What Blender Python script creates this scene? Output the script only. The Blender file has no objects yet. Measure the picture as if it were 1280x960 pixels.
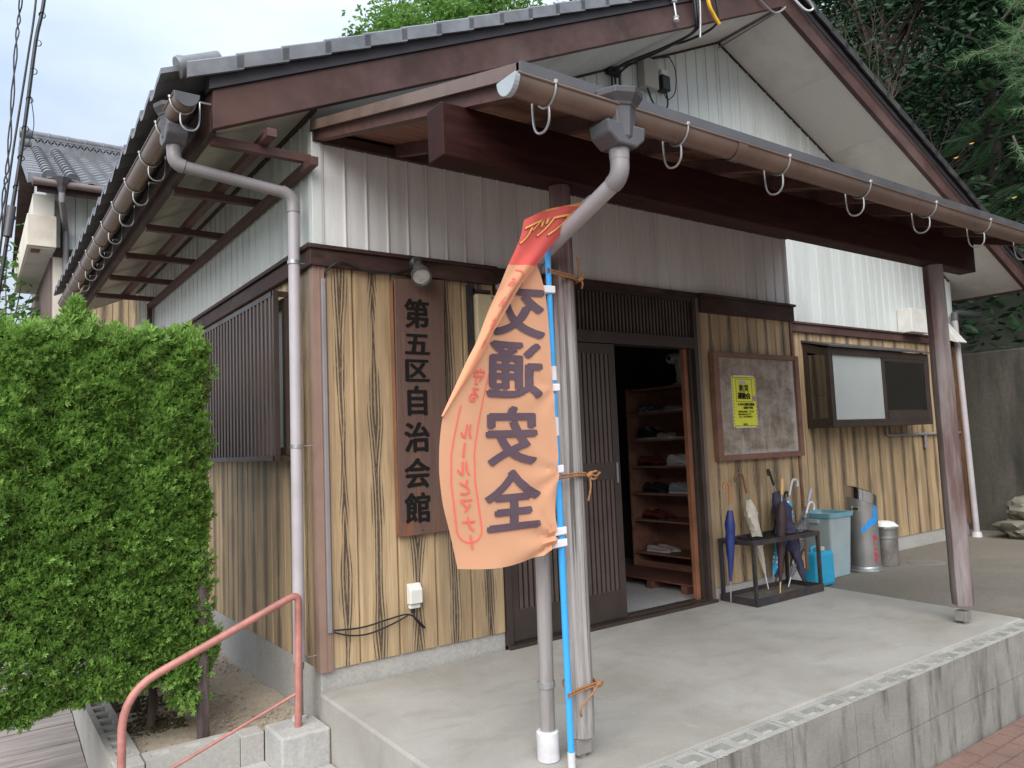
import bpy, bmesh, math, random
import numpy as np
from mathutils import Vector, Matrix, noise as mnoise
PI = math.pi
S = bpy.context.scene
COL = S.collection
random.seed(7)
RNG = np.random.default_rng(11)

# ---------------------------------------------------------------- camera
cam_d = bpy.data.cameras.new('camera'); cam = bpy.data.objects.new('camera', cam_d); COL.objects.link(cam)
cr = Vector((0.81310275, -0.58074081, -0.04005038)); cu = Vector((-0.01472577, -0.08929899, 0.995896)); cf = Vector((0.58193391, 0.809176, 0.08116111))
cam.matrix_world = Matrix(((cr.x, cu.x, -cf.x, -1.52837574), (cr.y, cu.y, -cf.y, -3.93713355), (cr.z, cu.z, -cf.z, 1.24636534), (0, 0, 0, 1)))
cam_d.sensor_width = 36; cam_d.lens = 947.636 / 1280 * 36
cam_d.clip_start = 0.05; cam_d.clip_end = 2000
S.camera = cam
S.render.resolution_x = 1024; S.render.resolution_y = 768
S.view_settings.view_transform = 'Standard'; S.view_settings.look = 'None'; S.view_settings.gamma = 1
S.view_settings.use_curve_mapping = False
S.view_settings.exposure = 1.55
# ---------------------------------------------------------------- sky and sun (bright overcast)
SUN_EL, SUN_AZ = math.radians(42), math.radians(228)      # azimuth from +Y towards +X
w = bpy.data.worlds.new('World'); S.world = w; w.use_nodes = True
nt = w.node_tree; nt.nodes.clear()
wo = nt.nodes.new('ShaderNodeOutputWorld'); bg = nt.nodes.new('ShaderNodeBackground')
sky = nt.nodes.new('ShaderNodeTexSky'); sky.sky_type = 'NISHITA'; sky.sun_disc = False
sky.sun_elevation = SUN_EL; sky.sun_rotation = SUN_AZ; sky.air_density = 1.0; sky.dust_density = 2.0; sky.ozone_density = 1.0
tc = nt.nodes.new('ShaderNodeTexCoord'); mp = nt.nodes.new('ShaderNodeMapping'); mp.inputs['Scale'].default_value = (1.2, 1.2, 3.0)
ns = nt.nodes.new('ShaderNodeTexNoise'); ns.inputs['Scale'].default_value = 1.6; ns.inputs['Detail'].default_value = 6; ns.inputs['Roughness'].default_value = .55
rp = nt.nodes.new('ShaderNodeValToRGB'); rp.color_ramp.elements[0].position = .30; rp.color_ramp.elements[0].color = (.75,) * 3 + (1,); rp.color_ramp.elements[1].position = .62; rp.color_ramp.elements[1].color = (.93,) * 3 + (1,)
ns2 = nt.nodes.new('ShaderNodeTexNoise'); ns2.inputs['Scale'].default_value = 2.3; ns2.inputs['Detail'].default_value = 5
rp2 = nt.nodes.new('ShaderNodeValToRGB'); rp2.color_ramp.elements[0].position = .3; rp2.color_ramp.elements[0].color = (4.6, 5.6, 7.1, 1); rp2.color_ramp.elements[1].position = .7; rp2.color_ramp.elements[1].color = (7.6, 8.2, 9.0, 1)
mx = nt.nodes.new('ShaderNodeMixRGB')
L = nt.links.new
L(tc.outputs['Generated'], mp.inputs[0]); L(mp.outputs[0], ns.inputs['Vector']); L(mp.outputs[0], ns2.inputs['Vector']); L(ns.outputs[0], rp.inputs[0]); L(ns2.outputs[0], rp2.inputs[0])
L(rp.outputs[0], mx.inputs[0]); L(sky.outputs[0], mx.inputs[1]); L(rp2.outputs[0], mx.inputs[2])
sp_ = nt.nodes.new('ShaderNodeSeparateXYZ'); L(tc.outputs['Generated'], sp_.inputs[0])
el = nt.nodes.new('ShaderNodeMapRange'); L(sp_.outputs[2], el.inputs[0]); el.inputs[1].default_value = 0; el.inputs[2].default_value = 1; el.inputs[3].default_value = .50; el.inputs[4].default_value = 1.50   # overcast sky: zenith three times the horizon
m2 = nt.nodes.new('ShaderNodeMixRGB'); m2.blend_type = 'MULTIPLY'; m2.inputs[0].default_value = 1; L(mx.outputs[0], m2.inputs[1]); L(el.outputs[0], m2.inputs[2])
L(m2.outputs[0], bg.inputs[0]); bg.inputs[1].default_value = 0.058; L(bg.outputs[0], wo.inputs[0])
sun_d = bpy.data.lights.new('sun', 'SUN'); sun = bpy.data.objects.new('sun', sun_d); COL.objects.link(sun)
sun_d.energy = 1.5; sun_d.angle = math.radians(60); sun_d.color = (1, .97, .92)
sdir = Vector((math.sin(SUN_AZ) * math.cos(SUN_EL), math.cos(SUN_AZ) * math.cos(SUN_EL), math.sin(SUN_EL)))
sun.rotation_euler = sdir.to_track_quat('Z', 'Y').to_euler()

# ---------------------------------------------------------------- material helpers
class NT:
    def __init__(s, name):
        s.m = bpy.data.materials.new(name); s.m.use_nodes = True; s.t = s.m.node_tree
        s.b = s.t.nodes['Principled BSDF']; s.out = s.t.nodes['Material Output']
        s.co = s.t.nodes.new('ShaderNodeTexCoord'); s.geo = s.t.nodes.new('ShaderNodeNewGeometry'); s.oi = s.t.nodes.new('ShaderNodeObjectInfo')
    def l(s, a, b): s.t.links.new(a, b)
    def val(s, sock, v):
        if isinstance(v, (int, float)): sock.default_value = v
        elif isinstance(v, tuple): sock.default_value = v if len(v) == 4 or sock.type == 'VECTOR' else v + (1,)
        else: s.l(v, sock)
    def map(s, vec, sc=(1, 1, 1), loc=(0, 0, 0)):
        n = s.t.nodes.new('ShaderNodeMapping'); s.l(vec, n.inputs[0]); n.inputs['Scale'].default_value = sc; s.val(n.inputs['Location'], loc); return n.outputs[0]
    def noise(s, vec, scale, det=4, rough=.5, dist=0):
        n = s.t.nodes.new('ShaderNodeTexNoise'); s.l(vec, n.inputs['Vector']); n.inputs['Scale'].default_value = scale; n.inputs['Detail'].default_value = det; n.inputs['Roughness'].default_value = rough; n.inputs['Distortion'].default_value = dist; return n.outputs[0]
    def vor(s, vec, scale, rnd=1, feature='F1'):
        n = s.t.nodes.new('ShaderNodeTexVoronoi'); n.feature = feature; s.l(vec, n.inputs['Vector']); n.inputs['Scale'].default_value = scale; n.inputs['Randomness'].default_value = rnd; return n.outputs['Distance']
    def ramp(s, f, stops):
        n = s.t.nodes.new('ShaderNodeValToRGB'); s.l(f, n.inputs[0]); e = n.color_ramp.elements
        while len(e) < len(stops): e.new(.5)
        for el, (p, c) in zip(e, stops):
            el.position = p; el.color = (c, c, c, 1) if isinstance(c, (int, float)) else c + (1,)
        return n.outputs[0]
    def mix(s, f, a, b, mode='MIX'):
        n = s.t.nodes.new('ShaderNodeMixRGB'); n.blend_type = mode; s.val(n.inputs[0], f); s.val(n.inputs[1], a); s.val(n.inputs[2], b); return n.outputs[0]
    def math(s, op, a, b=0.0):
        n = s.t.nodes.new('ShaderNodeMath'); n.operation = op; s.val(n.inputs[0], a); s.val(n.inputs[1], b); return n.outputs[0]
    def sep(s, v):
        n = s.t.nodes.new('ShaderNodeSeparateXYZ'); s.l(v, n.inputs[0]); return n.outputs
    def comb(s, x, y, z):
        n = s.t.nodes.new('ShaderNodeCombineXYZ'); s.val(n.inputs[0], x); s.val(n.inputs[1], y); s.val(n.inputs[2], z); return n.outputs[0]
    def bump(s, h, st=.3, d=.005):
        n = s.t.nodes.new('ShaderNodeBump'); s.l(h, n.inputs['Height']); n.inputs['Strength'].default_value = st; n.inputs['Distance'].default_value = d; s.l(n.outputs[0], s.b.inputs['Normal'])
    def fin(s, col, rough=.6, metal=0, spec=.5):
        s.val(s.b.inputs['Base Color'], col); s.val(s.b.inputs['Roughness'], rough); s.val(s.b.inputs['Metallic'], metal); s.b.inputs['Specular IOR Level'].default_value = spec
        return s.m

def simple(name, col, rough=.6, metal=0, var=.25, sc=8, spec=.5, bump=.15, dirt=None, stretch=(1, 1, 1)):
    n = NT(name); p = n.map(n.geo.outputs['Position'], stretch)
    a = n.noise(p, sc, 5, .6); f = n.ramp(a, [(.3, 1 - var), (.7, 1 + var * .6)])
    c = n.mix(1, col, f, 'MULTIPLY')
    if dirt:
        d = n.ramp(n.noise(p, sc * .35, 6, .7), [(.48, 0.0), (.68, 1.0)]); c = n.mix(n.math('MULTIPLY', d, .6), c, dirt)
    n.bump(n.noise(p, sc * 6, 4, .6), bump, .002)
    r = n.ramp(a, [(.3, max(0, rough - .1)), (.7, min(1, rough + .1))])
    return n.fin(c, r, metal, spec)

def wood_siding():
    n = NT('printed_wood_siding'); o = n.co.outputs['Object']; x, y, z = n.sep(o)
    rnd = n.math('MULTIPLY', n.oi.outputs['Random'], 37.0)
    zz = n.math('ADD', z, rnd)
    v = n.comb(x, rnd, zz)
    fine = n.noise(n.map(v, (150, 1, 2.5)), 1, 3, .6)
    mid = n.noise(n.map(v, (28, 1, .7)), 1, 2, .5)
    base = n.ramp(fine, [(.3, (.33, .22, .115)), (.55, (.52, .365, .20)), (.75, (.60, .455, .275))])
    base = n.mix(.35, base, n.ramp(mid, [(.35, (.33, .22, .125)), (.65, (.52, .39, .25))]))
    # cathedral grain: dark rings that follow stretched ellipses about the board centre
    wob = n.math('MULTIPLY', n.math('SUBTRACT', n.noise(n.comb(0.0, rnd, n.math('MULTIPLY', zz, .9)), 1, 2, .5), .5), .05)
    xc = n.math('ADD', x, wob)
    ax = n.math('ABSOLUTE', xc)
    g1 = n.noise(n.comb(0.0, rnd, n.math('MULTIPLY', zz, .95)), 1, 2, .45)
    ph = n.math('ADD', n.math('MULTIPLY', ax, 50.0), n.math('MULTIPLY', g1, 11.0))
    ph = n.math('ADD', ph, n.math('MULTIPLY', mid, .5))
    wvv = n.math('FRACT', ph)
    wid = n.ramp(n.noise(n.comb(0.0, rnd, n.math('MULTIPLY', zz, 1.7)), 1, 2, .5), [(.34, .014), (.60, .066)])
    rel = n.math('DIVIDE', ax, wid)
    thr = n.math('ADD', n.math('MULTIPLY', rel, -.70), .86)
    dark = n.ramp(n.math('SUBTRACT', thr, wvv), [(.0, 0.0), (.12, 1.0)])
    inner = n.ramp(rel, [(.85, 1.0), (1.0, 0.0)])
    k = n.math('MULTIPLY', inner, dark)
    spl = n.ramp(n.noise(n.map(v, (240, 1, 30)), 1, 2, .6), [(.30, .45), (.5, 1.0)])
    k = n.math('MULTIPLY', k, spl)
    base = n.mix(n.math('MULTIPLY', n.ramp(rel, [(.3, 1.0), (1.25, 0.0)]), .42), base, (.24, .165, .10))
    col = n.mix(n.math('MULTIPLY', k, .93), base, (.045, .034, .027))
    st = n.ramp(n.noise(n.map(n.geo.outputs['Position'], (5, 5, .8)), 1, 6, .65), [(.38, .70), (.62, 1.05)])
    col = n.mix(1, col, st, 'MULTIPLY')
    ran = n.ramp(n.oi.outputs['Random'], [(0, .88), (1, 1.08)]); col = n.mix(1, col, ran, 'MULTIPLY')
    n.bump(fine, .25, .0015)
    return n.fin(col, .55)

def concrete(name, col, streak=0, dark=(.12, .115, .10), amt=.5, sc=3, grit=.3):
    n = NT(name); p = n.geo.outputs['Position']
    a = n.noise(p, sc, 6, .65); b = n.noise(p, sc * 25, 3, .6)
    c = n.mix(1, col, n.ramp(a, [(.3, .78), (.7, 1.12)]), 'MULTIPLY'); c = n.mix(1, c, n.ramp(b, [(.3, .86), (.7, 1.1)]), 'MULTIPLY')
    d = n.ramp(n.noise(n.map(p, (1, 1, .18)) if streak else p, sc * 2.2 if streak else sc * .5, 6, .7), [(.5, 0.0), (.72, 1.0)])
    c = n.mix(n.math('MULTIPLY', d, amt), c, dark)
    sp = n.ramp(n.vor(p, 38), [(.05, 1.0), (.12, 0.0)]); c = n.mix(n.math('MULTIPLY', sp, .25), c, (.1, .1, .09))
    n.bump(n.noise(p, 90, 4, .7), grit, .004)
    return n.fin(c, .9, 0, .3)

def slab_mat():
    n = NT('porch_concrete'); p = n.geo.outputs['Position']
    a = n.noise(p, .9, 7, .6, .6); b = n.noise(n.map(p, (1, 2.2, 1)), 3.2, 5, .6, .8); g = n.noise(p, 120, 2, .5); t = n.noise(n.map(p, (2.2, .8, 1)), 5, 6, .7, 1.5)
    c = n.mix(n.ramp(a, [(.35, 0.0), (.62, 1.0)]), (.27, .252, .22), (.37, .352, .322))
    c = n.mix(n.ramp(b, [(.50, 0.0), (.75, .55)]), c, (.24, .225, .195)); c = n.mix(n.ramp(t, [(.58, 0.0), (.75, .35)]), c, (.46, .45, .43))
    c = n.mix(1, c, n.ramp(g, [(.3, .94), (.7, 1.04)]), 'MULTIPLY')
    sp = n.ramp(n.vor(p, 7), [(.012, 1.0), (.03, 0.0)]); c = n.mix(n.math('MULTIPLY', sp, .6), c, (.12, .11, .09))
    # hairline cracks
    e = n.t.nodes.new('ShaderNodeTexVoronoi'); e.feature = 'DISTANCE_TO_EDGE'; n.l(n.mix(.06, p, n.noise(p, 3, 4, .6)), e.inputs['Vector']); e.inputs['Scale'].default_value = .45
    ck = n.ramp(e.outputs['Distance'], [(.0012, 1.0), (.004, 0.0)]); c = n.mix(n.math('MULTIPLY', ck, .10), c, (.2, .19, .17))
    n.bump(n.noise(p, 70, 4, .7), .12, .003); return n.fin(c, n.ramp(b, [(.4, .85), (.7, .65)]), 0, .35)
M = {}
M['siding'] = wood_siding()
def metal_panel(name, col):
    n = NT(name); p = n.geo.outputs['Position']
    e = n.noise(n.map(p, (60, 60, 220)), 1, 3, .6)
    c = n.mix(1, col, n.ramp(e, [(.3, .95), (.7, 1.03)]), 'MULTIPLY')
    d = n.ramp(n.noise(n.map(p, (6, 6, .7)), 1, 6, .7), [(.45, 0.0), (.8, 1.0)]); c = n.mix(n.math('MULTIPLY', d, .42), c, (.36, .335, .29)); q = n.ramp(n.noise(n.map(p, (16, 16, .5)), 1, 4, .7), [(.52, 0.0), (.8, 1.0)]); c = n.mix(n.math('MULTIPLY', q, .35), c, (.30, .27, .23)); sp = n.ramp(n.vor(p, 5), [(.012, 1.0), (.022, 0.0)]); c = n.mix(n.math('MULTIPLY', sp, .6), c, (.12, .10, .08))
    ran = n.ramp(n.oi.outputs['Random'], [(0, .95), (1, 1.03)]); c = n.mix(1, c, ran, 'MULTIPLY')
    n.bump(e, .35, .001); return n.fin(c, .5, 0, .4)
M['panel'] = metal_panel('white_metal_panel', (.60, .63, .61))
M['panel_box'] = metal_panel('grey_white_panel', (.70, .70, .69))
M['trim'] = simple('dark_brown_trim', (.052, .028, .024), .55, sc=6, var=.4, stretch=(1, 1, 3), dirt=(.11, .07, .06), spec=.25)
M['barge'] = simple('weathered_brown_board', (.076, .040, .034), .6, sc=2.5, var=.45, dirt=(.15, .098, .09), spec=.25)
M['timber'] = simple('dark_red_timber', (.032, .0085, .0065), .6, sc=5, var=.5, stretch=(1, 6, 6), dirt=(.02, .007, .006), spec=.2)
M['timber_u'] = simple('red_brown_rafter_timber', (.095, .042, .034), .65, sc=5, var=.4, stretch=(1, 4, 4))
M['deckboard'] = simple('reddish_roof_board', (.20, .085, .055), .7, sc=5, var=.5, stretch=(.6, 8, 8))
M['tile'] = simple('grey_glazed_tile', (.17, .175, .19), .38, sc=7, var=.3, dirt=(.10, .10, .10), bump=.1)
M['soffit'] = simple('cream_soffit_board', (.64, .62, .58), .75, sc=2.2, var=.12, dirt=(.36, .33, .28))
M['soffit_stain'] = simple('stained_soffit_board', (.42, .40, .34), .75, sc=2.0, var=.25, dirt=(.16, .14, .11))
M['copper'] = simple('bronze_gutter', (.20, .135, .105), .33, .35, var=.25, sc=5, dirt=(.13, .10, .085), bump=.03)
M['pipe'] = simple('grey_plastic_pipe', (.24, .22, .225), .4, var=.15, sc=4, dirt=(.33, .30, .31), bump=.03)
M['pipe_pale'] = simple('pale_lilac_pipe', (.42, .385, .40), .45, var=.12, sc=4, dirt=(.30, .29, .30), bump=.03)
M['hopper'] = simple('dark_grey_hopper', (.085, .082, .088), .36, var=.2, sc=6, bump=.03)
M['galv'] = simple('galvanised_wire', (.42, .42, .42), .4, .7, var=.2, sc=20)
M['steel_dark'] = simple('rusty_dark_steel', (.045, .042, .045), .5, .3, var=.4, sc=14, dirt=(.13, .06, .035))
M['black'] = simple('black_rubber', (.012, .012, .013), .5, var=.2)
M['white_pl'] = simple('white_plastic', (.70, .69, .64), .4, var=.06, sc=10, dirt=(.5, .48, .42), bump=.03)
M['white_cap'] = simple('white_pvc', (.66, .66, .68), .4, var=.1, sc=10, dirt=(.42, .38, .36), bump=.03)
M['slab'] = slab_mat()
M['slab_side'] = concrete('slab_edge_concrete', (.42, .41, .39), 1, amt=.5, dark=(.24, .235, .215), sc=2.5)
M['found'] = concrete('foundation_concrete', (.42, .40, .37), amt=.35, dark=(.22, .21, .19), sc=2)
M['block'] = concrete('concrete_block', (.255, .243, .217), 1, amt=.9, dark=(.075, .066, .054), sc=4.2, grit=.6)
M['block_rim'] = concrete('rough_pale_block_top', (.38, .37, .345), amt=.8, dark=(.17, .165, .15), sc=16, grit=1)
M['block_top'] = concrete('mortar_fill', (.235, .235, .205), amt=.8, dark=(.10, .12, .10), sc=6, grit=.7)
M['asphalt'] = concrete('brown_asphalt', (.185, .165, .135), amt=.6, dark=(.09, .078, .062), sc=1.4, grit=.5)
M['retain'] = concrete('stained_retaining_concrete', (.085, .078, .064), 1, amt=.85, dark=(.022, .022, .018), sc=.9, grit=.4)
M['paver'] = concrete('red_brown_paving', (.215, .135, .11), amt=.75, dark=(.12, .09, .075), sc=5, grit=.6)
M['soil'] = concrete('sandy_soil', (.40, .335, .26), amt=.5, dark=(.20, .145, .10), sc=2.6, grit=.7)
M['ground'] = concrete('bare_ground', (.20, .18, .15), amt=.5, sc=.6)
M['plank'] = simple('weathered_grey_plank', (.33, .285, .265), .75, sc=3, var=.35, stretch=(1, 10, 10), dirt=(.19, .145, .13))
M['handrail'] = simple('faded_red_paint', (.43, .18, .15), .5, sc=11, var=.3, dirt=(.20, .065, .045))
M['alu'] = simple('dark_bronze_aluminium', (.062, .045, .038), .38, .35, var=.2, sc=5, bump=.02)
M['alu_lt'] = simple('brown_aluminium_slat', (.105, .075, .066), .4, .3, var=.2, sc=5, bump=.02)
M['alu_side'] = simple('brown_bronze_strip', (.21, .15, .115), .4, .4, var=.2, sc=5, bump=.02)
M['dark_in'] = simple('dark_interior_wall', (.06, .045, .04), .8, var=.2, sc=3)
M['rack'] = simple('brown_shelf_wood', (.31, .15, .105), .5, sc=4, var=.35, stretch=(3, 1, 3), dirt=(.12, .05, .03))
M['rackedge'] = simple('orange_brown_wood', (.22, .09, .045), .5, sc=4, var=.3)
M['pallet'] = simple('dark_red_duckboard', (.15, .062, .045), .6, sc=4, var=.35, dirt=(.25, .12, .08))
M['infloor'] = concrete('genkan_floor', (.40, .39, .385), amt=.2, dark=(.28, .27, .26), sc=2)
M['cornerp'] = simple('pinkish_brown_corner_strip', (.27, .175, .135), .5, sc=5, var=.15)
M['brownwood'] = simple('board_frame_wood', (.215, .105, .07), .55, sc=4, var=.3, stretch=(1, 3, 3), dirt=(.14, .07, .05))
def boardface():
    n = NT('mildewed_board_face'); p = n.geo.outputs['Position']
    a = n.noise(n.map(p, (2.2, 1, 3.2)), 2.2, 8, .75); b = n.noise(n.map(p, (14, 1, 2.2)), 1, 6, .7); g = n.noise(p, 60, 3, .6)
    c = n.mix(n.ramp(a, [(.38, 0.0), (.62, 1.0)]), (.20, .145, .105), (.38, .325, .265))
    c = n.mix(n.ramp(b, [(.52, 0.0), (.74, .75)]), c, (.52, .47, .42)); c = n.mix(1, c, n.ramp(g, [(.3, .85), (.7, 1.1)]), 'MULTIPLY')
    x, y, z = n.sep(p); e = n.ramp(n.math('ADD', n.math('MULTIPLY', n.math('SUBTRACT', x, 4.22), 10.0), n.math('SUBTRACT', a, .5)), [(.0, 0.0), (.8, .8)]); c = n.mix(e, c, (.60, .57, .54))
    e = n.ramp(n.math('ADD', n.math('MULTIPLY', n.math('SUBTRACT', 1.15, z), 12.0), n.math('SUBTRACT', a, .5)), [(.0, 0.0), (.8, .7)]); c = n.mix(e, c, (.58, .55, .52))
    return n.fin(c, .85)
M['boardface'] = boardface()
M['cork'] = M['boardface']
M['paint_black'] = simple('black_ink', (.010, .008, .008), .7, var=.3, bump=0, spec=.2)
M['flag'] = None
M['ink_purple'] = simple('purple_grey_print', (.105, .065, .085), .8, var=.08, bump=0)
M['ink_red'] = simple('red_print', (.80, .13, .10), .8, var=.05)
M['ink_orange'] = simple('orange_print', (.88, .38, .10), .8, var=.05)
M['pole_blue'] = simple('sky_blue_pole', (.045, .36, .78), .3, var=.06, bump=.02)
M['rope'] = simple('straw_rope', (.34, .16, .065), .85, var=.4, sc=80, bump=.6)
M['glassd'] = simple('dark_window_glass', (.035, .038, .03), .08, var=.2, sc=2, bump=0)
M['frost'] = simple('frosted_glass', (.36, .385, .37), .22, var=.08, sc=1.5, bump=0)
M['stainless'] = simple('brushed_stainless', (.36, .345, .33), .42, .7, var=.06, sc=6, bump=.05)
M['bluetape'] = simple('bright_blue_tape', (.02, .30, .78), .5, var=.08)
M['redtext'] = simple('red_letter_paint', (.70, .03, .05), .5, var=.05)
M['bucket'] = simple('pale_blue_bin_plastic', (.32, .41, .435), .4, var=.12, sc=5, dirt=(.42, .42, .40), bump=.03)
M['bucket_rim'] = simple('blue_bin_rim', (.17, .38, .47), .4, var=.1, bump=.03)
M['kero'] = simple('blue_jerrycan_plastic', (.03, .35, .56), .38, var=.12, bump=.03)
M['tin'] = simple('galvanised_tin', (.36, .35, .335), .4, .75, var=.3, sc=6, dirt=(.22, .12, .07))
M['paperw'] = simple('crumpled_white_paper', (.78, .77, .74), .8, var=.06)
M['rock'] = concrete('mossy_rock', (.19, .175, .14), amt=.8, dark=(.07, .09, .05), sc=4, grit=1)
M['bark'] = simple('tree_bark', (.085, .062, .048), .9, sc=9, var=.5, stretch=(1, 1, .25), bump=.8)
M['bark_lt'] = simple('bare_branch_bark', (.075, .052, .04), .9, sc=9, var=.4, bump=.5)
M['canvas_tan'] = simple('cream_lamp_cover', (.55, .46, .29), .5, var=.1, sc=8)
M['glasslens'] = simple('lamp_lens', (.55, .52, .48), .15, .4, var=.3, sc=30, bump=.2)
M['spot'] = simple('green_grey_lamp_housing', (.085, .092, .085), .4, .2, var=.2, sc=10)
M['tie_white'] = simple('white_pole_tab', (.78, .76, .78), .7, var=.05)
M['orange_wire'] = simple('yellow_cable_wrap', (.75, .42, .03), .5, var=.1)
M['brightsign'] = simple('yellow_poster_paper', (.80, .78, .07), .6, var=.04, bump=.02)

def post_mat():
    n = NT('porch_post_wood'); p = n.geo.outputs['Position']; x, y, z = n.sep(p)
    g = n.ramp(n.noise(n.map(p, (48, 48, 1.4)), 1, 6, .7), [(.32, 0.0), (.66, 1.0)])
    brown = n.mix(g, (.06, .028, .025), (.17, .095, .085)); grey = n.mix(g, (.20, .18, .17), (.46, .425, .405))
    zz = n.math('ADD', z, n.math('MULTIPLY', n.math('SUBTRACT', n.noise(n.map(p, (20, 20, 1.2)), 1, 4, .6), .5), 1.3))
    f = n.ramp(n.math('DIVIDE', zz, 2.4), [(.66, 0.0), (.84, 1.0)])
    c = n.mix(f, grey, brown)
    cr_ = n.ramp(n.noise(n.map(p, (60, 60, .7)), 1, 2, .4), [(.36, 1.0), (.41, 0.0)]); c = n.mix(n.math('MULTIPLY', cr_, .7), c, (.05, .04, .038))
    n.bump(g, .8, .006); return n.fin(c, .8)
M['post'] = post_mat()
def post2_mat():
    n = NT('brown_weathered_post'); p = n.geo.outputs['Position']
    g = n.noise(n.map(p, (45, 45, 1.6)), 1, 5, .65); b = n.ramp(n.noise(n.map(p, (8, 8, 1.1)), 1, 4, .6), [(.42, 0.0), (.62, 1.0)])
    c = n.mix(b, n.mix(g, (.070, .040, .036), (.17, .105, .095)), n.mix(g, (.17, .145, .14), (.31, .27, .26)))
    n.bump(g, .8, .006); return n.fin(c, .8)
M['post2'] = post2_mat()
def sign_mat():
    n = NT('dark_signboard_wood'); p = n.geo.outputs['Position']; x, y, z = n.sep(p)
    g = n.noise(n.map(p, (70, 70, 3)), 1, 5, .7)
    c = n.mix(g, (.062, .032, .024), (.18, .105, .082))
    orr = n.mix(g, (.14, .04, .02), (.36, .14, .055))
    f = n.noise(n.map(p, (7, 7, 1.6), (3.1, 0, .3)), 1, 4, .6)
    edge = n.ramp(n.math('ADD', f, n.math('MULTIPLY', n.math('SUBTRACT', 1.5, z), .12)), [(.56, 0.0), (.70, 1.0)])
    lim = n.ramp(x, [(.52, 1.0), (.62, .12)])
    c = n.mix(n.math('MULTIPLY', edge, lim), c, orr)
    n.bump(g, .5, .003); return n.fin(c, .55)
M['sign'] = sign_mat()
def cloth(name, col, tr=.35):
    n = NT(name); p = n.geo.outputs['Position']
    wv = n.noise(p, 260, 2, .5); c = n.mix(1, col, n.ramp(n.noise(p, 6, 3, .5), [(.3, .95), (.7, 1.03)]), 'MULTIPLY')
    d = n.t.nodes.new('ShaderNodeBsdfDiffuse'); t = n.t.nodes.new('ShaderNodeBsdfTranslucent'); m = n.t.nodes.new('ShaderNodeMixShader')
    n.l(c, d.inputs[0]); n.l(c, t.inputs[0]); m.inputs[0].default_value = tr
    n.l(d.outputs[0], m.inputs[1]); n.l(t.outputs[0], m.inputs[2]); n.l(m.outputs[0], n.out.inputs[0]); return n.m
M['flag'] = cloth('orange_banner_cloth', (.90, .48, .29), .45); M['flag_red'] = cloth('red_banner_cloth', (.86, .16, .14))
M['flag_top'] = cloth('orange_hem_cloth', (.88, .42, .14))
def perf():
    n = NT('perforated_soffit_board'); o = n.co.outputs['Object']
    v = n.vor(n.map(o, (1, 1, 0)), 42, 0)
    k = n.ramp(v, [(.20, 1.0), (.28, 0.0)])
    c = n.mix(n.math('MULTIPLY', k, .62), (.64, .62, .58), (.14, .13, .12)); return n.fin(c, .75)
M['perf'] = perf()
def leafmat(name, a, b, c, sc=3, tr=.25, rough=.5):
    n = NT(name); p = n.geo.outputs['Position']
    f = n.noise(p, sc, 3, .6); g = n.noise(p, sc * 14, 2, .5)
    col = n.mix(n.ramp(f, [(.3, 0.0), (.7, 1.0)]), a, b); col = n.mix(n.ramp(g, [(.45, 0.0), (.75, 1.0)]), col, c)
    col = n.mix(n.math('MULTIPLY', n.geo.outputs['Random Per Island'], .35), col, b)
    n.val(n.b.inputs['Base Color'], col); n.b.inputs['Roughness'].default_value = rough; n.b.inputs['Specular IOR Level'].default_value = .25
    t = n.t.nodes.new('ShaderNodeBsdfTranslucent'); m = n.t.nodes.new('ShaderNodeMixShader'); n.l(col, t.inputs[0]); m.inputs[0].default_value = tr
    n.l(n.b.outputs[0], m.inputs[1]); n.l(t.outputs[0], m.inputs[2]); n.l(m.outputs[0], n.out.inputs[0]); return n.m
M['hedge'] = leafmat('hedge_green', (.09, .19, .032), (.22, .40, .08), (.42, .58, .16), 9, .40)
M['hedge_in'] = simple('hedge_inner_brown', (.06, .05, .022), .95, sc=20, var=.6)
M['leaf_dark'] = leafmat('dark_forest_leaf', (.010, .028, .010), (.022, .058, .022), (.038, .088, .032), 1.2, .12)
M['leaf_mid'] = leafmat('mid_green_leaf', (.05, .11, .03), (.09, .19, .05), (.13, .25, .07), 1.5, .3)
M['leaf_bright'] = leafmat('bright_bamboo_leaf', (.08, .18, .035), (.15, .30, .06), (.23, .40, .09), 1, .4)
M['needle'] = leafmat('pine_needle_green', (.10, .22, .09), (.19, .36, .15), (.28, .46, .21), 8, .25)
M['yellow_leaf'] = simple('yellow_dead_leaf', (.65, .36, .05), .6, var=.2)
M['hillm'] = simple('dark_undergrowth', (.022, .026, .014), .95, sc=1.2, var=.6, bump=.8)

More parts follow.
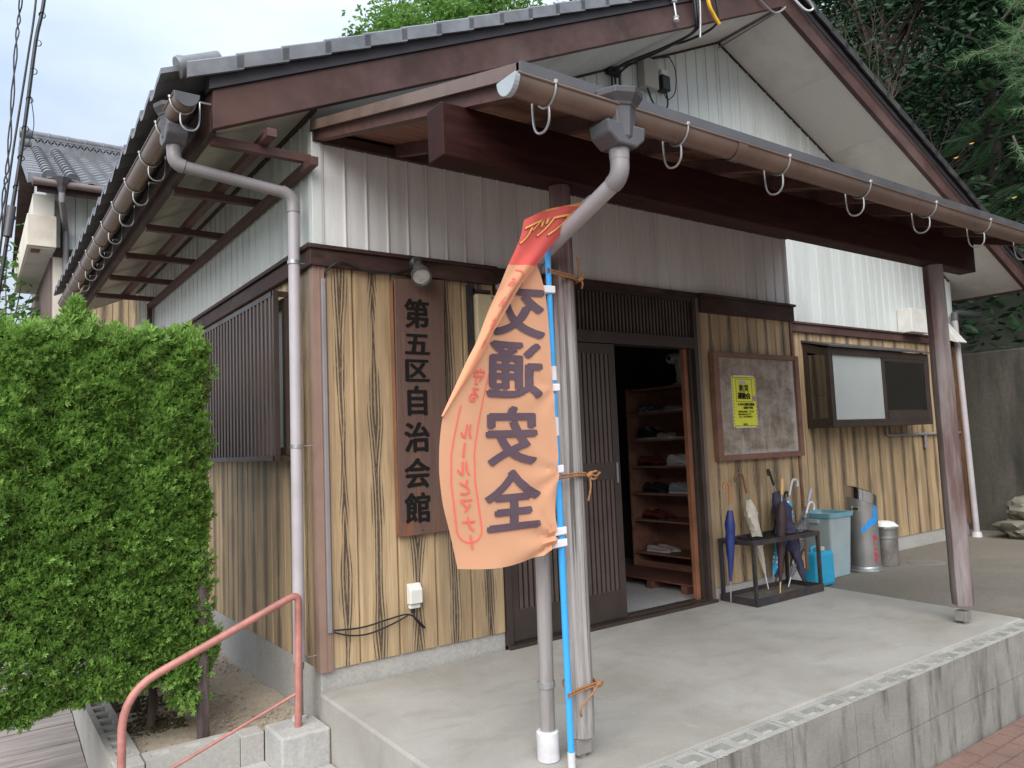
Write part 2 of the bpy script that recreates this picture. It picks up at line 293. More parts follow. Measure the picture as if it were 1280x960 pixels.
M['tile_dark'] = simple('dark_verge_tile', (.040, .040, .044), .6, sc=7, var=.4, dirt=(.10, .11, .08), spec=.3)  # near-black tile tone, used on the right verge only; left verge stays grey
M['drainc'] = concrete('worn_drain_cover', (.20, .185, .16), amt=.6, dark=(.11, .10, .085), sc=6, grit=.5)
M['olive'] = simple('dim_room_behind_glass', (.045, .042, .028), .8, var=.6, sc=3)
M['black_t'] = simple('dark_roof_edge', (.035, .030, .034), .6, var=.3)
M['cap_pale'] = simple('pale_blue_grey_cap', (.36, .40, .43), .45, var=.1)
M['pipe2'] = simple('worn_painted_pipe', (.34, .31, .30), .4, .3, var=.3, sc=6, dirt=(.12, .13, .12), stretch=(3, 3, .4))
M['galv_d'] = simple('dull_galvanised_shoe', (.33, .31, .29), .5, .5, var=.2, sc=12)
def clear(name, tint, rough=.04, mixf=.15):
    n = NT(name); t = n.t.nodes.new('ShaderNodeBsdfTransparent'); t.inputs[0].default_value = tint + (1,); g = n.t.nodes.new('ShaderNodeBsdfGlossy'); g.inputs['Roughness'].default_value = rough
    f = n.t.nodes.new('ShaderNodeFresnel'); f.inputs[0].default_value = 1.5; m = n.t.nodes.new('ShaderNodeMixShader'); n.l(n.math('ADD', f.outputs[0], mixf * .3), m.inputs[0]); n.l(t.outputs[0], m.inputs[1]); n.l(g.outputs[0], m.inputs[2]); n.l(m.outputs[0], n.out.inputs[0]); return n.m
M['pane_dark'] = clear('clear_window_glass', (.60, .62, .58), .05, .5)
M['vinyl'] = clear('clear_vinyl', (.72, .73, .74), .45, .25)
M['pink'] = simple('pale_pink_badge', (.50, .26, .31), .6, var=.05)
M['trayc'] = simple('wet_tray_metal', (.16, .145, .125), .5, .3, var=.3, sc=5, dirt=(.08, .07, .06))
M['um_blue'] = simple('royal_blue_nylon', (.018, .032, .16), .55, var=.2, sc=20)
M['um_brown'] = simple('light_brown_wood', (.42, .18, .07), .35, var=.15)
M['um_brown2'] = simple('mid_brown_wood', (.22, .10, .045), .35, var=.15)
M['um_cream'] = simple('cream_nylon', (.58, .53, .44), .6, var=.15, sc=20)
M['um_maroon'] = simple('dark_maroon_nylon', (.045, .022, .028), .6, var=.3, sc=20)
M['um_wood'] = simple('pale_yellow_wood', (.70, .45, .19), .35, var=.12)
M['um_navyp'] = simple('purple_navy_nylon', (.045, .04, .085), .6, var=.35, sc=20)
M['um_navy'] = simple('navy_nylon', (.015, .028, .085), .6, var=.35, sc=20)
M['um_greyc'] = simple('translucent_grey_handle', (.42, .43, .50), .25, var=.1)
def polka():
    n = NT('polka_dot_nylon'); v = n.vor(n.geo.outputs['Position'], 26, .25); k = n.ramp(v, [(.28, 1.0), (.34, 0.0)]); return n.fin(n.mix(k, (.04, .36, .62), (.80, .82, .82)), .5)
M['um_polka'] = polka()
M['chrome'] = simple('polished_steel', (.62, .62, .62), .15, 1.0, var=.1, sc=4, bump=.02)
M['silver'] = simple('silver_fabric', (.55, .55, .58), .25, .6, var=.2, sc=30)
M['pale_pink'] = simple('pale_pink_beige', (.66, .57, .53), .6, var=.1)
M['sh_black'] = simple('black_shoe', (.03, .03, .038), .5, var=.3)
M['sh_brown'] = simple('tan_shoe', (.28, .11, .045), .4, var=.2)
M['sh_red'] = simple('burgundy_leather', (.20, .045, .03), .3, var=.3)
M['sh_white'] = simple('white_shoe', (.85, .84, .82), .55, var=.1, sc=30)
M['sh_grey'] = simple('grey_shoe', (.38, .40, .44), .65, var=.15, sc=40)
M['white_in'] = simple('white_appliance_plastic', (.65, .65, .66), .4, var=.05)
M['stakem'] = simple('dark_stake_bark', (.085, .058, .055), .85, sc=8, var=.5, stretch=(3, 3, .5), dirt=(.30, .24, .23), bump=.8)
M['panel_nb'] = metal_panel('pale_mint_panel', (.78, .83, .79))
M['cream'] = simple('stained_cream_board', (.68, .62, .52), .7, sc=2, var=.12, dirt=(.36, .27, .21))
M['lattice'] = simple('brown_grey_lattice', (.20, .145, .13), .7, sc=4, var=.2)
M['gutter_nb'] = simple('brown_grey_gutter', (.19, .145, .135), .45, var=.15)
M['greybox'] = simple('grey_beige_box', (.38, .35, .32), .5, var=.08)
M['leaf_shade'] = leafmat('deep_green_compound_leaf', (.025, .065, .03), (.05, .12, .05), (.07, .16, .06), 2, .15)
# ---------------------------------------------------------------- geometry helpers
class MB:
    def __init__(s): s.v = []; s.f = []
    def add(s, vs, fs):
        o = len(s.v); s.v += [tuple(v) for v in vs]; s.f += [tuple(i + o for i in f) for f in fs]; return s
    def box(s, x0, x1, y0, y1, z0, z1):
        return s.add([(x0, y0, z0), (x1, y0, z0), (x1, y1, z0), (x0, y1, z0), (x0, y0, z1), (x1, y0, z1), (x1, y1, z1), (x0, y1, z1)],
                     [(0, 3, 2, 1), (4, 5, 6, 7), (0, 1, 5, 4), (1, 2, 6, 5), (2, 3, 7, 6), (3, 0, 4, 7)])
    def hexa(s, p): return s.add(p, [(0, 3, 2, 1), (4, 5, 6, 7), (0, 1, 5, 4), (1, 2, 6, 5), (2, 3, 7, 6), (3, 0, 4, 7)])
    def bar(s, p, q, w_, h_, up=(0, 0, 1)):
        p, q = Vector(p), Vector(q); d = (q - p).normalized(); u = Vector(up); sd = d.cross(u).normalized(); u = sd.cross(d)
        vs = []
        for e in (p, q):
            for a, b in ((-1, -1), (1, -1), (1, 1), (-1, 1)): vs.append(e + sd * a * w_ / 2 + u * b * h_ / 2)
        return s.add(vs, [(0, 1, 2, 3), (7, 6, 5, 4), (0, 4, 5, 1), (1, 5, 6, 2), (2, 6, 7, 3), (3, 7, 4, 0)])
    def prism(s, pts, axis, a, b):
        n = len(pts); mk = {'x': lambda p, t: (t, p[0], p[1]), 'y': lambda p, t: (p[0], t, p[1]), 'z': lambda p, t: (p[0], p[1], t)}[axis]
        vs = [mk(p, a) for p in pts] + [mk(p, b) for p in pts]
        return s.add(vs, [tuple(range(n)), tuple(range(2 * n - 1, n - 1, -1))] + [(i, i + n, (i + 1) % n + n, (i + 1) % n) for i in range(n)])
    def tube(s, pts, r, n=10, cap=True, closed=False):
        P = [Vector(p) for p in pts]; m = len(P); R_ = r if isinstance(r, (list, tuple)) else [r] * m
        up = None; vs = []
        for i in range(m):
            d = (P[min(i + 1, m - 1)] - P[max(i - 1, 0)]).normalized()
            if up is None: up = Vector((0, 0, 1)) if abs(d.z) < .9 else Vector((1, 0, 0))
            sd = d.cross(up)
            if sd.length < 1e-5: sd = d.orthogonal()
            sd.normalize(); up = sd.cross(d).normalized()
            for k in range(n):
                a = 2 * PI * k / n; vs.append(P[i] + (sd * math.cos(a) + up * math.sin(a)) * R_[i])
        fs = [(i * n + k, i * n + (k + 1) % n, (i + 1) * n + (k + 1) % n, (i + 1) * n + k) for i in range(m - 1) for k in range(n)]
        if cap: fs += [tuple(range(n - 1, -1, -1)), tuple((m - 1) * n + k for k in range(n))]
        return s.add(vs, fs)
    def lathe(s, prof, c=(0, 0, 0), n=20, axis=(0, 0, 1), cap=True, sx=1, ripple=None):
        a = Vector(axis).normalized(); u = a.orthogonal().normalized() if abs(a.z) < .999 else Vector((1, 0, 0)); v = a.cross(u); c = Vector(c); vs = []
        for j, (r, z) in enumerate(prof):
            for k in range(n):
                t = 2 * PI * k / n; rr = r * (1 + (ripple[0] * math.cos(ripple[1] * t + ripple[2] * z) if ripple else 0)); vs.append(c + a * z + u * rr * math.cos(t) * sx + v * rr * math.sin(t))
        m = len(prof)
        fs = [(i * n + k, i * n + (k + 1) % n, (i + 1) * n + (k + 1) % n, (i + 1) * n + k) for i in range(m - 1) for k in range(n)]
        if cap: fs += [tuple(range(n - 1, -1, -1)), tuple((m - 1) * n + k for k in range(n))]
        return s.add(vs, fs)
    def build(s, name, m, parent=None, smooth=False, bevel=0, origin=None, label=None, fixn=True):
        me = bpy.data.meshes.new(name)
        if parent is not None: org = root_loc(parent)
        elif origin is not None: org = Vector(origin)
        else:
            a = np.array(s.v); org = Vector(((a[:, 0].min() + a[:, 0].max()) / 2, (a[:, 1].min() + a[:, 1].max()) / 2, a[:, 2].min()))
        me.from_pydata([(x - org.x, y - org.y, z - org.z) for x, y, z in s.v], [], s.f); me.update()
        if fixn:
            bm = bmesh.new(); bm.from_mesh(me); bmesh.ops.recalc_face_normals(bm, faces=bm.faces); bm.to_mesh(me); bm.free()
        return finish(name, me, m, parent, org, smooth, bevel, label)

def root_loc(o):
    l = Vector((0, 0, 0))
    while o is not None: l = l + o.location; o = o.parent
    return l
def finish(name, me, m, parent, org, smooth=False, bevel=0, label=None):
    if not me.materials: me.materials.append(m)
    o = bpy.data.objects.new(name, me); COL.objects.link(o)
    if parent is not None: o.parent = parent
    else: o.location = org
    if smooth:
        me.polygons.foreach_set('use_smooth', [True] * len(me.polygons))
        try: me.set_sharp_from_angle(angle=math.radians(40))
        except Exception: pass
    if bevel:
        b = o.modifiers.new('bevel', 'BEVEL'); b.width = bevel; b.segments = 2; b.limit_method = 'ANGLE'; b.angle_limit = math.radians(40)
    if label: o['label'] = label
    return o
def piece(name, me, loc, parent, rotz=0, rot=None):
    o = bpy.data.objects.new(name, me); COL.objects.link(o)
    if parent is not None: o.parent = parent; loc = Vector(loc) - root_loc(parent)
    o.location = loc
    o.rotation_euler = rot if rot else (0, 0, rotz); return o
def mesh_of(mb, m, smooth=False):
    me = bpy.data.meshes.new('piece'); me.from_pydata(mb.v, [], mb.f); me.update()
    bm = bmesh.new(); bm.from_mesh(me); bmesh.ops.recalc_face_normals(bm, faces=bm.faces); bm.to_mesh(me); bm.free()
    me.materials.append(m)
    if smooth: me.polygons.foreach_set('use_smooth', [True] * len(me.polygons)); me.set_sharp_from_angle(angle=math.radians(40))
    return me
def thing(name, loc, label, cat, group=None):
    o = bpy.data.objects.new(name, None); COL.objects.link(o); o.location = loc; o.empty_display_size = .2
    return tag(o, label, cat, group)
def tag(o, label, cat, group=None, kind=None):
    if label: o['label'] = label
    if cat: o['category'] = cat
    if group: o['group'] = group
    if kind: o['kind'] = kind
    return o
def struct(o, kind='structure'): o['kind'] = kind; return o
def npmesh(name, V, F, m, parent=None, org=None, smooth=False):
    V = np.asarray(V, dtype=np.float32); F = np.asarray(F, dtype=np.int32)
    if parent is not None: org = root_loc(parent)
    elif org is None: org = Vector((float(V[:, 0].mean()), float(V[:, 1].mean()), float(V[:, 2].min())))
    V = V - np.array(org, dtype=np.float32)
    me = bpy.data.meshes.new(name); k = F.shape[1]
    me.vertices.add(len(V)); me.vertices.foreach_set('co', V.ravel()); me.loops.add(F.size); me.loops.foreach_set('vertex_index', F.ravel())
    me.polygons.add(len(F)); me.polygons.foreach_set('loop_start', np.arange(0, F.size, k, dtype=np.int32)); me.polygons.foreach_set('loop_total', np.full(len(F), k, dtype=np.int32))
    me.update(calc_edges=True); me.validate()
    return finish(name, me, m, parent, org, smooth)
LAY = .00025
def text_mb(body, size, bold=.0, rows=None, vertical=True, pitch=1.0, mirror=False, stretch=1.0):
    """lettering as flat outlines: list of (verts2d, faces), origin at the first character's centre, y downwards along the column"""
    out = MB()
    for i, ch in enumerate(body):
        if ch == ' ': continue
        c = bpy.data.curves.new('glyph', 'FONT'); c.body = ch; c.size = size; c.resolution_u = 3
        o = bpy.data.objects.new('glyph', c); COL.objects.link(o); me = bpy.data.meshes.new_from_object(o)
        if len(me.vertices) == 0: bpy.data.objects.remove(o); continue
        bm = bmesh.new(); bm.from_mesh(me); bmesh.ops.triangulate(bm, faces=bm.faces)
        for _ in range(4):
            le = [e for e in bm.edges if e.calc_length() > .16 * size]
            if not le: break
            bmesh.ops.subdivide_edges(bm, edges=le, cuts=1); bmesh.ops.triangulate(bm, faces=bm.faces)
        vs = [v.co.copy() for v in bm.verts]; bm.verts.index_update()
        xs = [v.x for v in vs]; ys = [v.y for v in vs]; cx = (min(xs) + max(xs)) / 2; cy = (min(ys) + max(ys)) / 2 if ch != 'ー' else (min(ys) + max(ys)) / 2
        rot = vertical and ch == 'ー'
        pts = []
        for v in vs:
            x, y = v.x - cx, v.y - cy
            if rot: x, y = -y, x
            if mirror: x = -x
            x *= stretch
            if vertical: pts.append((x, y - i * pitch, 0))
            else: pts.append((x + i * pitch, y, 0))
        fcs = [tuple(v.index for v in f.verts) for f in bm.faces]; bm.free()
        for li, (ox, oy) in enumerate([(0, 0)] + ([(bold, 0), (-bold, 0), (0, bold * .6), (0, -bold * .6), (bold * .7, bold * .5), (-bold * .7, -bold * .5)] if bold > 0 else [])):
            out.add([(p[0] + ox, p[1] + oy, li * LAY) for p in pts], fcs)
        bpy.data.objects.remove(o); bpy.data.meshes.remove(me); bpy.data.curves.remove(c)
    return out
def spline(pts, n=8):
    P = [Vector(p) for p in pts]; out = []
    for i in range(len(P) - 1):
        p0, p1, p2, p3 = P[max(i - 1, 0)], P[i], P[i + 1], P[min(i + 2, len(P) - 1)]
        for k in range(n):
            t = k / n; out.append(.5 * ((2 * p1) + (p2 - p0) * t + (2 * p0 - 5 * p1 + 4 * p2 - p3) * t * t + (3 * p1 - p0 - 3 * p2 + p3) * t ** 3))
    out.append(P[-1]); return out
def elbow(a, c, b, r, n=6):
    """rounded corner a-c-b"""
    a, c, b = Vector(a), Vector(c), Vector(b); da = (a - c).normalized(); db = (b - c).normalized(); s_, e_ = c + da * r, c + db * r
    return [s_.lerp(c, t).lerp(c.lerp(e_, t), t) for t in [k / n for k in range(n + 1)]]

# ================================================================ SETTING
YR = .588; W = 8.73; ZA = 5.096; SL = .448
def zs(x): return ZA - SL * abs(x - W / 2)          # soffit / rake height at x

# ground far and near
g = MB().box(-150, 220, -120, 260, -.9, -.75).build('ground', M['ground']); struct(g)
pv = MB()
lower = MB().box(-.0, 9.2, -7, -1.832, -.75, -.517).build('lower_paving_bed', M['paver']); struct(lower); lower.name = 'paving_bed'
# herringbone-like small clay pavers at the wall foot, right of the camera
pave = MB().box(-.2, .2, 0, .2, 0, .2)
pm = mesh_of(MB().add([(-.098, -.048, 0), (.098, -.048, 0), (.098, .048, 0), (-.098, .048, 0), (-.092, -.042, .028), (.092, -.042, .028), (.092, .042, .028), (-.092, .042, .028)],
    [(4, 5, 6, 7), (0, 1, 5, 4), (1, 2, 6, 5), (2, 3, 7, 6), (3, 0, 4, 7)]), M['paver'])
for j in range(13):
    for i in range(22):
        o = piece('paver', pm, (2.2 + i * .2 + (j % 2) * .1, -1.90 - j * .1, -.535 + random.uniform(-.002, .003)), lower)
# asphalt yard right of the porch
a = MB().box(4.2, 9.3, -1.69, .588, -.75, -.10).build('asphalt_yard', M['asphalt']); struct(a)
a = MB().box(8.73, 9.3, .588, 9, -.75, -.102).build('side_path', M['asphalt']); struct(a)
# porch slab
s = MB().hexa([(-.02, -1.69, -.7), (4.2, -1.69, -.7), (4.2, .0, -.7), (-.02, .0, -.7), (-.02, -1.69, -.033), (4.2, -1.69, -.033), (4.2, .0, 0), (-.02, .0, 0)]).build('porch_floor', M['slab'], bevel=.012); struct(s)
# hollow block wall along the porch front
def hollow(Lx, D, H, m, nh=3, hw=.10, hd=.058, dep=.02, mt=None, mf=None):
    mb = MB(); hx = [(-Lx / 2 + Lx * (i + .5) / nh) for i in range(nh)]
    xs = [-Lx / 2]
    for h in hx: xs += [h - hw / 2, h + hw / 2]
    xs.append(Lx / 2); ys = [-D / 2, -hd / 2, hd / 2, D / 2]
    for i in range(len(xs) - 1):
        for j in range(3):
            x0, x1, y0, y1 = xs[i], xs[i + 1], ys[j], ys[j + 1]
            if i % 2 == 1 and j == 1:
                zb = H - dep
                mb.add([(x0, y0, H), (x1, y0, H), (x1, y1, H), (x0, y1, H), (x0 + .012, y0 + .010, zb), (x1 - .012, y0 + .010, zb), (x1 - .012, y1 - .010, zb), (x0 + .012, y1 - .010, zb)],
                       [(4, 5, 6, 7), (0, 1, 5, 4), (1, 2, 6, 5), (2, 3, 7, 6), (3, 0, 4, 7)])
            else: mb.add([(x0, y0, H), (x1, y0, H), (x1, y1, H), (x0, y1, H)], [(0, 1, 2, 3)])
    x0, x1, y0, y1 = -Lx / 2, Lx / 2, -D / 2, D / 2
    mb.add([(x0, y0, 0), (x1, y0, 0), (x1, y1, 0), (x0, y1, 0), (x0, y0, H), (x1, y0, H), (x1, y1, H), (x0, y1, H)], [(0, 3, 2, 1), (0, 1, 5, 4), (1, 2, 6, 5), (2, 3, 7, 6), (3, 0, 4, 7)])
    bm = bmesh.new(); me = bpy.data.meshes.new('block'); me.from_pydata(mb.v, [], mb.f); bm.from_mesh(me); bmesh.ops.remove_doubles(bm, verts=bm.verts, dist=1e-5); bm.to_mesh(me); bm.free()
    me.materials.append(m); me.materials.append(mt or m); me.materials.append(mf or m)
    for p in me.polygons:
        if p.center.z > H - 1e-4: p.material_index = 1
        elif p.center.z > H - dep - 1e-4 and abs(p.center.y) < hd / 2 and abs(p.center.x) < Lx / 2 - .005: p.material_index = 2
    return me
bw = thing('concrete_block_wall', (2, -1.755, -.75), 'low grey wall of hollow concrete blocks retaining the front edge of the porch', 'block wall')
bmesh_h = hollow(.494, .126, .246, M['block'], hw=.112, hd=.066, dep=.022, mt=M['block_rim'], mf=M['block_top']); bmesh_s = mesh_of(MB().box(-.247, .247, -.063, .063, 0, .246), M['block'])
for k in range(-2, 17):
    piece('concrete_block', bmesh_h, (.936 + .25 + .5 * k, -1.755 + random.uniform(-.001, .001), -.285), bw)
    if k > -2: piece('concrete_block', bmesh_s, (.936 + .0 + .5 * k + .25, -1.755 + random.uniform(-.002, .002), -.535), bw)
MB().box(0, 9.1, -1.812, -1.70, -.7, -.06).build('mortar', M['found'], bw)

cb_ = MB(); rr_ = random.Random(9)
for i in range(1500):
    x = rr_.uniform(.3, 8.5) ** 1; y = -1.755 + rr_.choice((-1, 1)) * (.063 - abs(rr_.gauss(0, .012))); r = rr_.uniform(.003, .009); z = -.040
    cb_.add([(x + r, y, z), (x - r * .5, y + r * .8, z), (x - r * .5, y - r * .8, z), (x, y, z + r * .8)], [(0, 1, 3), (1, 2, 3), (2, 0, 3)])
crumb = cb_.build('mortar_crumbs', M['block_rim'], bw); crumb['kind'] = 'stuff'
# left side: sloping plank deck, planter, soil, landing, curb block
deck = struct(MB().hexa([(-6, -5, -1.75), (-.957, -5, -1.75), (-.957, 9, -.75), (-6, 9, -.75), (-6, -5, -1.25), (-.957, -5, -1.25), (-.957, 9, .50), (-6, 9, .50)]).build('sloping_walkway', M['ground']))
def dz(y): return -.46 + (y - 1.09) * .125
plm = [mesh_of(MB().box(-2.45, 0, -.068, .068, 0, .03 + q), M['plank']) for q in (0, .003, .006)]
for k in range(40):
    y = -1.2 + k * .142
    piece('plank', random.choice(plm), (-.960 - random.uniform(0, .006), y, dz(y) - .02), deck, rot=(math.atan(.125) + random.uniform(-.01, .01), 0, math.radians(random.uniform(-.5, .5))))
planter = thing('planter_wall', (-.6, .2, -.75), 'low concrete block edging around the sandy bed under the hedge', 'planter wall')
hb = hollow(.394, .125, .60, M['found'], hw=.085, hd=.065, dep=.10)
for k in range(8): piece('concrete_block', hb, (-.895, .43 + .40 * k, -.76), planter, rotz=PI / 2)
MB().box(-.956, -.833, .095, .228, -.75, -.163).build('corner_block', M['found'], planter, bevel=.006)
hb2 = hollow(.43, .125, .60, M['found'], hw=.085, hd=.05, dep=.02)
piece('concrete_block', hb2, (-.613, .16, -.76), planter)
MB().box(-.394, -.275, .097, .222, -.75, -.158).build('end_block', M['found'], planter, bevel=.006)
# soil bed (uneven)
def grid(x0, x1, y0, y1, nx, ny, zf, name, m):
    X, Y = np.meshgrid(np.linspace(x0, x1, nx), np.linspace(y0, y1, ny), indexing='ij'); Z = zf(X, Y)
    V = np.stack([X.ravel(), Y.ravel(), Z.ravel()], 1); I = np.arange(nx * ny).reshape(nx, ny)
    F = np.stack([I[:-1, :-1].ravel(), I[1:, :-1].ravel(), I[1:, 1:].ravel(), I[:-1, 1:].ravel()], 1)
    return npmesh(name, V, F, m, smooth=True)
so = grid(-.84, 0, .2, 5, 60, 200, lambda X, Y: -.185 + .008 * np.sin(X * 9 + Y * 3) + .006 * np.sin(Y * 11 - X * 5) + .003 * RNG.standard_normal(X.shape) + .03 * np.clip(X + .3, 0, .3), 'planter_soil', M['soil']); struct(so)
so.visible_shadow = True
# gravel and twigs on the soil
def scatter(name, n, x0, x1, y0, y1, z, r0, r1, m):
    V = []; F = []
    base = np.array([(1, 0, 0), (-1, 0, 0), (0, 1, 0), (0, -1, 0), (0, 0, .7), (0, 0, -.7)]); bf = np.array([(0, 2, 4), (2, 1, 4), (1, 3, 4), (3, 0, 4), (2, 0, 5), (1, 2, 5), (3, 1, 5), (0, 3, 5)])
    for i in range(n):
        c = np.array([RNG.uniform(x0, x1), RNG.uniform(y0, y1), z]); r = RNG.uniform(r0, r1); a_ = RNG.uniform(0, 6.3)
        R_ = np.array([[math.cos(a_), -math.sin(a_), 0], [math.sin(a_), math.cos(a_), 0], [0, 0, 1]])
        V.append((base * r * RNG.uniform(.6, 1.2, (6, 3))) @ R_.T + c); F.append(bf + 6 * i)
    return npmesh(name, np.concatenate(V), np.concatenate(F), m)
gr = scatter('gravel', 2600, -.82, -.02, .24, 2.6, -.178, .004, .011, M['soil']); struct(gr, 'stuff'); gr['label'] = 'pale gravel strewn over the bed beside the wall'
lit = scatter('dry_litter', 500, -.82, -.55, .5, 1.8, -.172, .006, .02, M['hedge_in']); struct(lit, 'stuff'); lit['label'] = 'dry brown litter under the hedge'
curb = struct(MB().box(-.275, -.024, -.165, .10, -.75, -.125).build('curb_block', M['slab_side'], bevel=.012))
land = struct(MB().box(-.50, -.024, -3.6, -.165, -.75, -.30).build('stair_landing', M['slab_side'], bevel=.01))
land2 = struct(MB().box(-.50, -.277, -.165, .094, -.75, -.302).build('landing_strip', M['slab_side']))
st2 = struct(MB().box(-.80, -.502, -3.6, .094, -.76, -.46).build('stair_step', M['slab_side'], bevel=.01))
MB()
# block retaining wall on the right and the hillside behind
rw = MB().box(9.3, 9.7, -4, 12, -.75, 2.23).build('retaining_wall', M['retain'], bevel=.02); tag(rw, 'dark stained concrete retaining wall behind the right corner of the hall', 'retaining wall')
def hz_(X, Y): return 2.1 + np.clip(X - 9.6, 0, 40) * .75 + .25 * np.sin(X * 1.1 + Y * .7) + .2 * np.sin(Y * 1.9)
hill = grid(9.5, 50, -14, 50, 60, 80, hz_, 'wooded_hillside', M['hillm']); struct(hill)
# ================================================================ THE HALL
hall = thing('community_hall', (0, 0, -.17), 'single-storey community hall with timber-look siding, white metal upper walls, tiled gable roof and open porch', 'building')
P_ = lambda mb, name, m, **k: mb.build(name, M[m], hall, **k)
# core walls
core = MB()
core.box(.016, 1.187, .016, .10, .10, 3.02).box(3.13, 4.344, .016, .10, .05, 3.02).box(1.187, 3.13, .016, .10, 2.36, 3.02)
core.box(.016, .10, .10, 5.3, .10, 3.10).box(4.25, 4.344, .10, .60, 0, 3.0)
core.prism([(.10, 3.0), (.10, 3.14), (W / 2, ZA - .04), (W - .016, 3.10), (W - .016, -.15), (4.344, -.15), (4.344, 3.0)], 'y', .604, .70)
core.box(W - .10, W - .016, .70, 5.3, -.15, 3.10).box(0.02, W - .02, 5.3, 5.4, 0, 3.1)
P_(core, 'wall', 'dark_in')
for q in ((.0, 1.187, .014, .16, -.74, .106), (.002, .15, .16, 5.35, -.74, .104), (3.13, 4.34, .014, .16, -.3, .10), (4.345, W - .01, .600, .75, -.74, .05), (W - .15, W - .012, .75, 5.3, -.74, .048)): P_(MB().box(*q), 'foundation', 'found', bevel=.006)

# ---- cladding boards: one mesh per size, each board its own object
cache = {}
def board_mesh(wd, hl, hr, kind):
    k = (round(wd, 3), round(hl, 3), round(hr, 3), kind)
    if k in cache: return cache[k]
    h = wd / 2
    if kind == 'siding': prof = [(-h, 0), (-h + .0025, -.004), (-h + .006, -.0125), (-h + .012, -.014), (h - .012, -.014), (h - .006, -.0125), (h - .001, -.004), (h, 0)]
    else: prof = [(-h, 0), (-h, -.014), (-h + .006, -.016), (-h + .012, -.014), (-h + .015, -.006), (0, -.0068), (h - .0005, -.006), (h, 0)]
    n = len(prof); vs = [(x, y, 0) for x, y in prof] + [(x, y, hl + (hr - hl) * (x + h) / wd) for x, y in prof]
    fs = [(i, i + 1, i + 1 + n, i + n) for i in range(n - 1)] + [tuple(range(n)), tuple(range(2 * n - 1, n - 1, -1))]
    me = mesh_of(MB().add(vs, fs), M['siding' if kind == 'siding' else ('panel_box' if kind == 'box' else 'panel')]); cache[k] = me; return me
def clad(a0, a1, pitch, zf0, zf1, plane, kind, side='front', name='siding_board', joints=None):
    js = joints or [a0 + i * pitch for i in range(int((a1 - a0) / pitch) + 1)] + [a1]
    js = [j for i, j in enumerate(js) if i == 0 or j - js[i - 1] > .01]
    for p, q in zip(js[:-1], js[1:]):
        c = (p + q) / 2; wd = q - p - (.003 if kind == 'siding' else 0); zb = zf0 if isinstance(zf0, (int, float)) else zf0(c); l, r = zf1(p) - zb, zf1(q) - zb
        if min(l, r) < .02 or wd < .01: continue
        if side == 'front': piece(name, board_mesh(wd, l, r, kind), (c, plane, zb), hall)
        else: piece(name, board_mesh(wd, r, l, kind), (plane, c, zb), hall, rotz=-PI / 2)
cst = lambda v: (lambda x: v)
clad(0, 0, 1, .106, cst(2.30), .014, 'siding', joints=[.062, .223, .463, .707, .947, 1.187])
clad(0, 0, 1, .10, cst(2.26), .014, 'siding', joints=[3.135, 3.388, 3.626, 3.867, 4.119, 4.335])
clad(4.36, W - .01, .25, .05, cst(2.30), .602, 'siding')
clad(.062, 5.3, .242, .106, cst(2.30), .014, 'siding', side='left')
clad(0.05, 4.345, .1330, 2.36, cst(3.02), .014, 'box', name='wall_panel')
clad(4.36, W - .02, .143, 2.36, lambda x: zs(x) - .012, .602, 'white', name='wall_panel')
clad(.02, 4.36, .143, 3.05, lambda x: zs(x) - .012, .602, 'white', name='wall_panel')
clad(.06, 5.3, .143, 2.36, cst(3.13), .014, 'white', side='left', name='wall_panel')
# corner trims
P_(MB().box(-.008, .05, -.008, .05, 2.387, 3.03), 'corner_trim', 'panel', bevel=.003)
P_(MB().box(-.014, .060, -.014, .012, .098, 2.28).box(-.014, .012, .012, .060, .098, 2.28).box(.015, .022, -.019, -.013, .098, 2.28).box(.040, .047, -.019, -.013, .098, 2.28), 'corner_post', 'cornerp')
P_(MB().box(4.318, 4.352, -.008, .04, 2.387, 3.0), 'corner_trim', 'panel_box')
P_(MB().box(4.325, 4.352, -.012, .04, .08, 2.25), 'corner_post', 'brownwood')
P_(MB().box(W - .04, W + .006, .58, .62, .05, 2.28), 'corner_post', 'rackedge')
P_(MB().box(W - .04, W + .006, .58, .62, 2.39, 3.12), 'corner_trim', 'panel')
# belts with drip cap
def belt(x0, x1, y, z0, z1, name='belt_board', m='trim', out=.035):
    P_(MB().box(x0, x1, y - out, y + .012, z0, z1 - .022), name, m, bevel=.003)
    P_(MB().box(x0 - .008, x1 + .012, y - out - .018, y + .012, z1 - .0218, z1), name + '_cap', m, bevel=.003)
belt(-.036, 1.175, 0, 2.27, 2.385)
P_(MB().box(-.035, .012, -.034, 5.3, 2.271, 2.362), 'belt_board', 'trim', bevel=.003)
P_(MB().box(-.053, .012, -.05, 5.3, 2.364, 2.386), 'belt_board_cap', 'trim')
belt(3.13, 4.358, -.004, 2.235, 2.383)
belt(4.365, W + .03, .588, 2.285, 2.388, m='barge')
P_(MB().box(1.18, 3.13, -.020, .012, 2.345, 2.386), 'belt_board', 'trim')
# dark strip where the porch roof meets the wall
P_(MB().box(0.0, 4.36, -.022, .012, 2.975, 3.03), 'porch_wall_plate', 'trim')
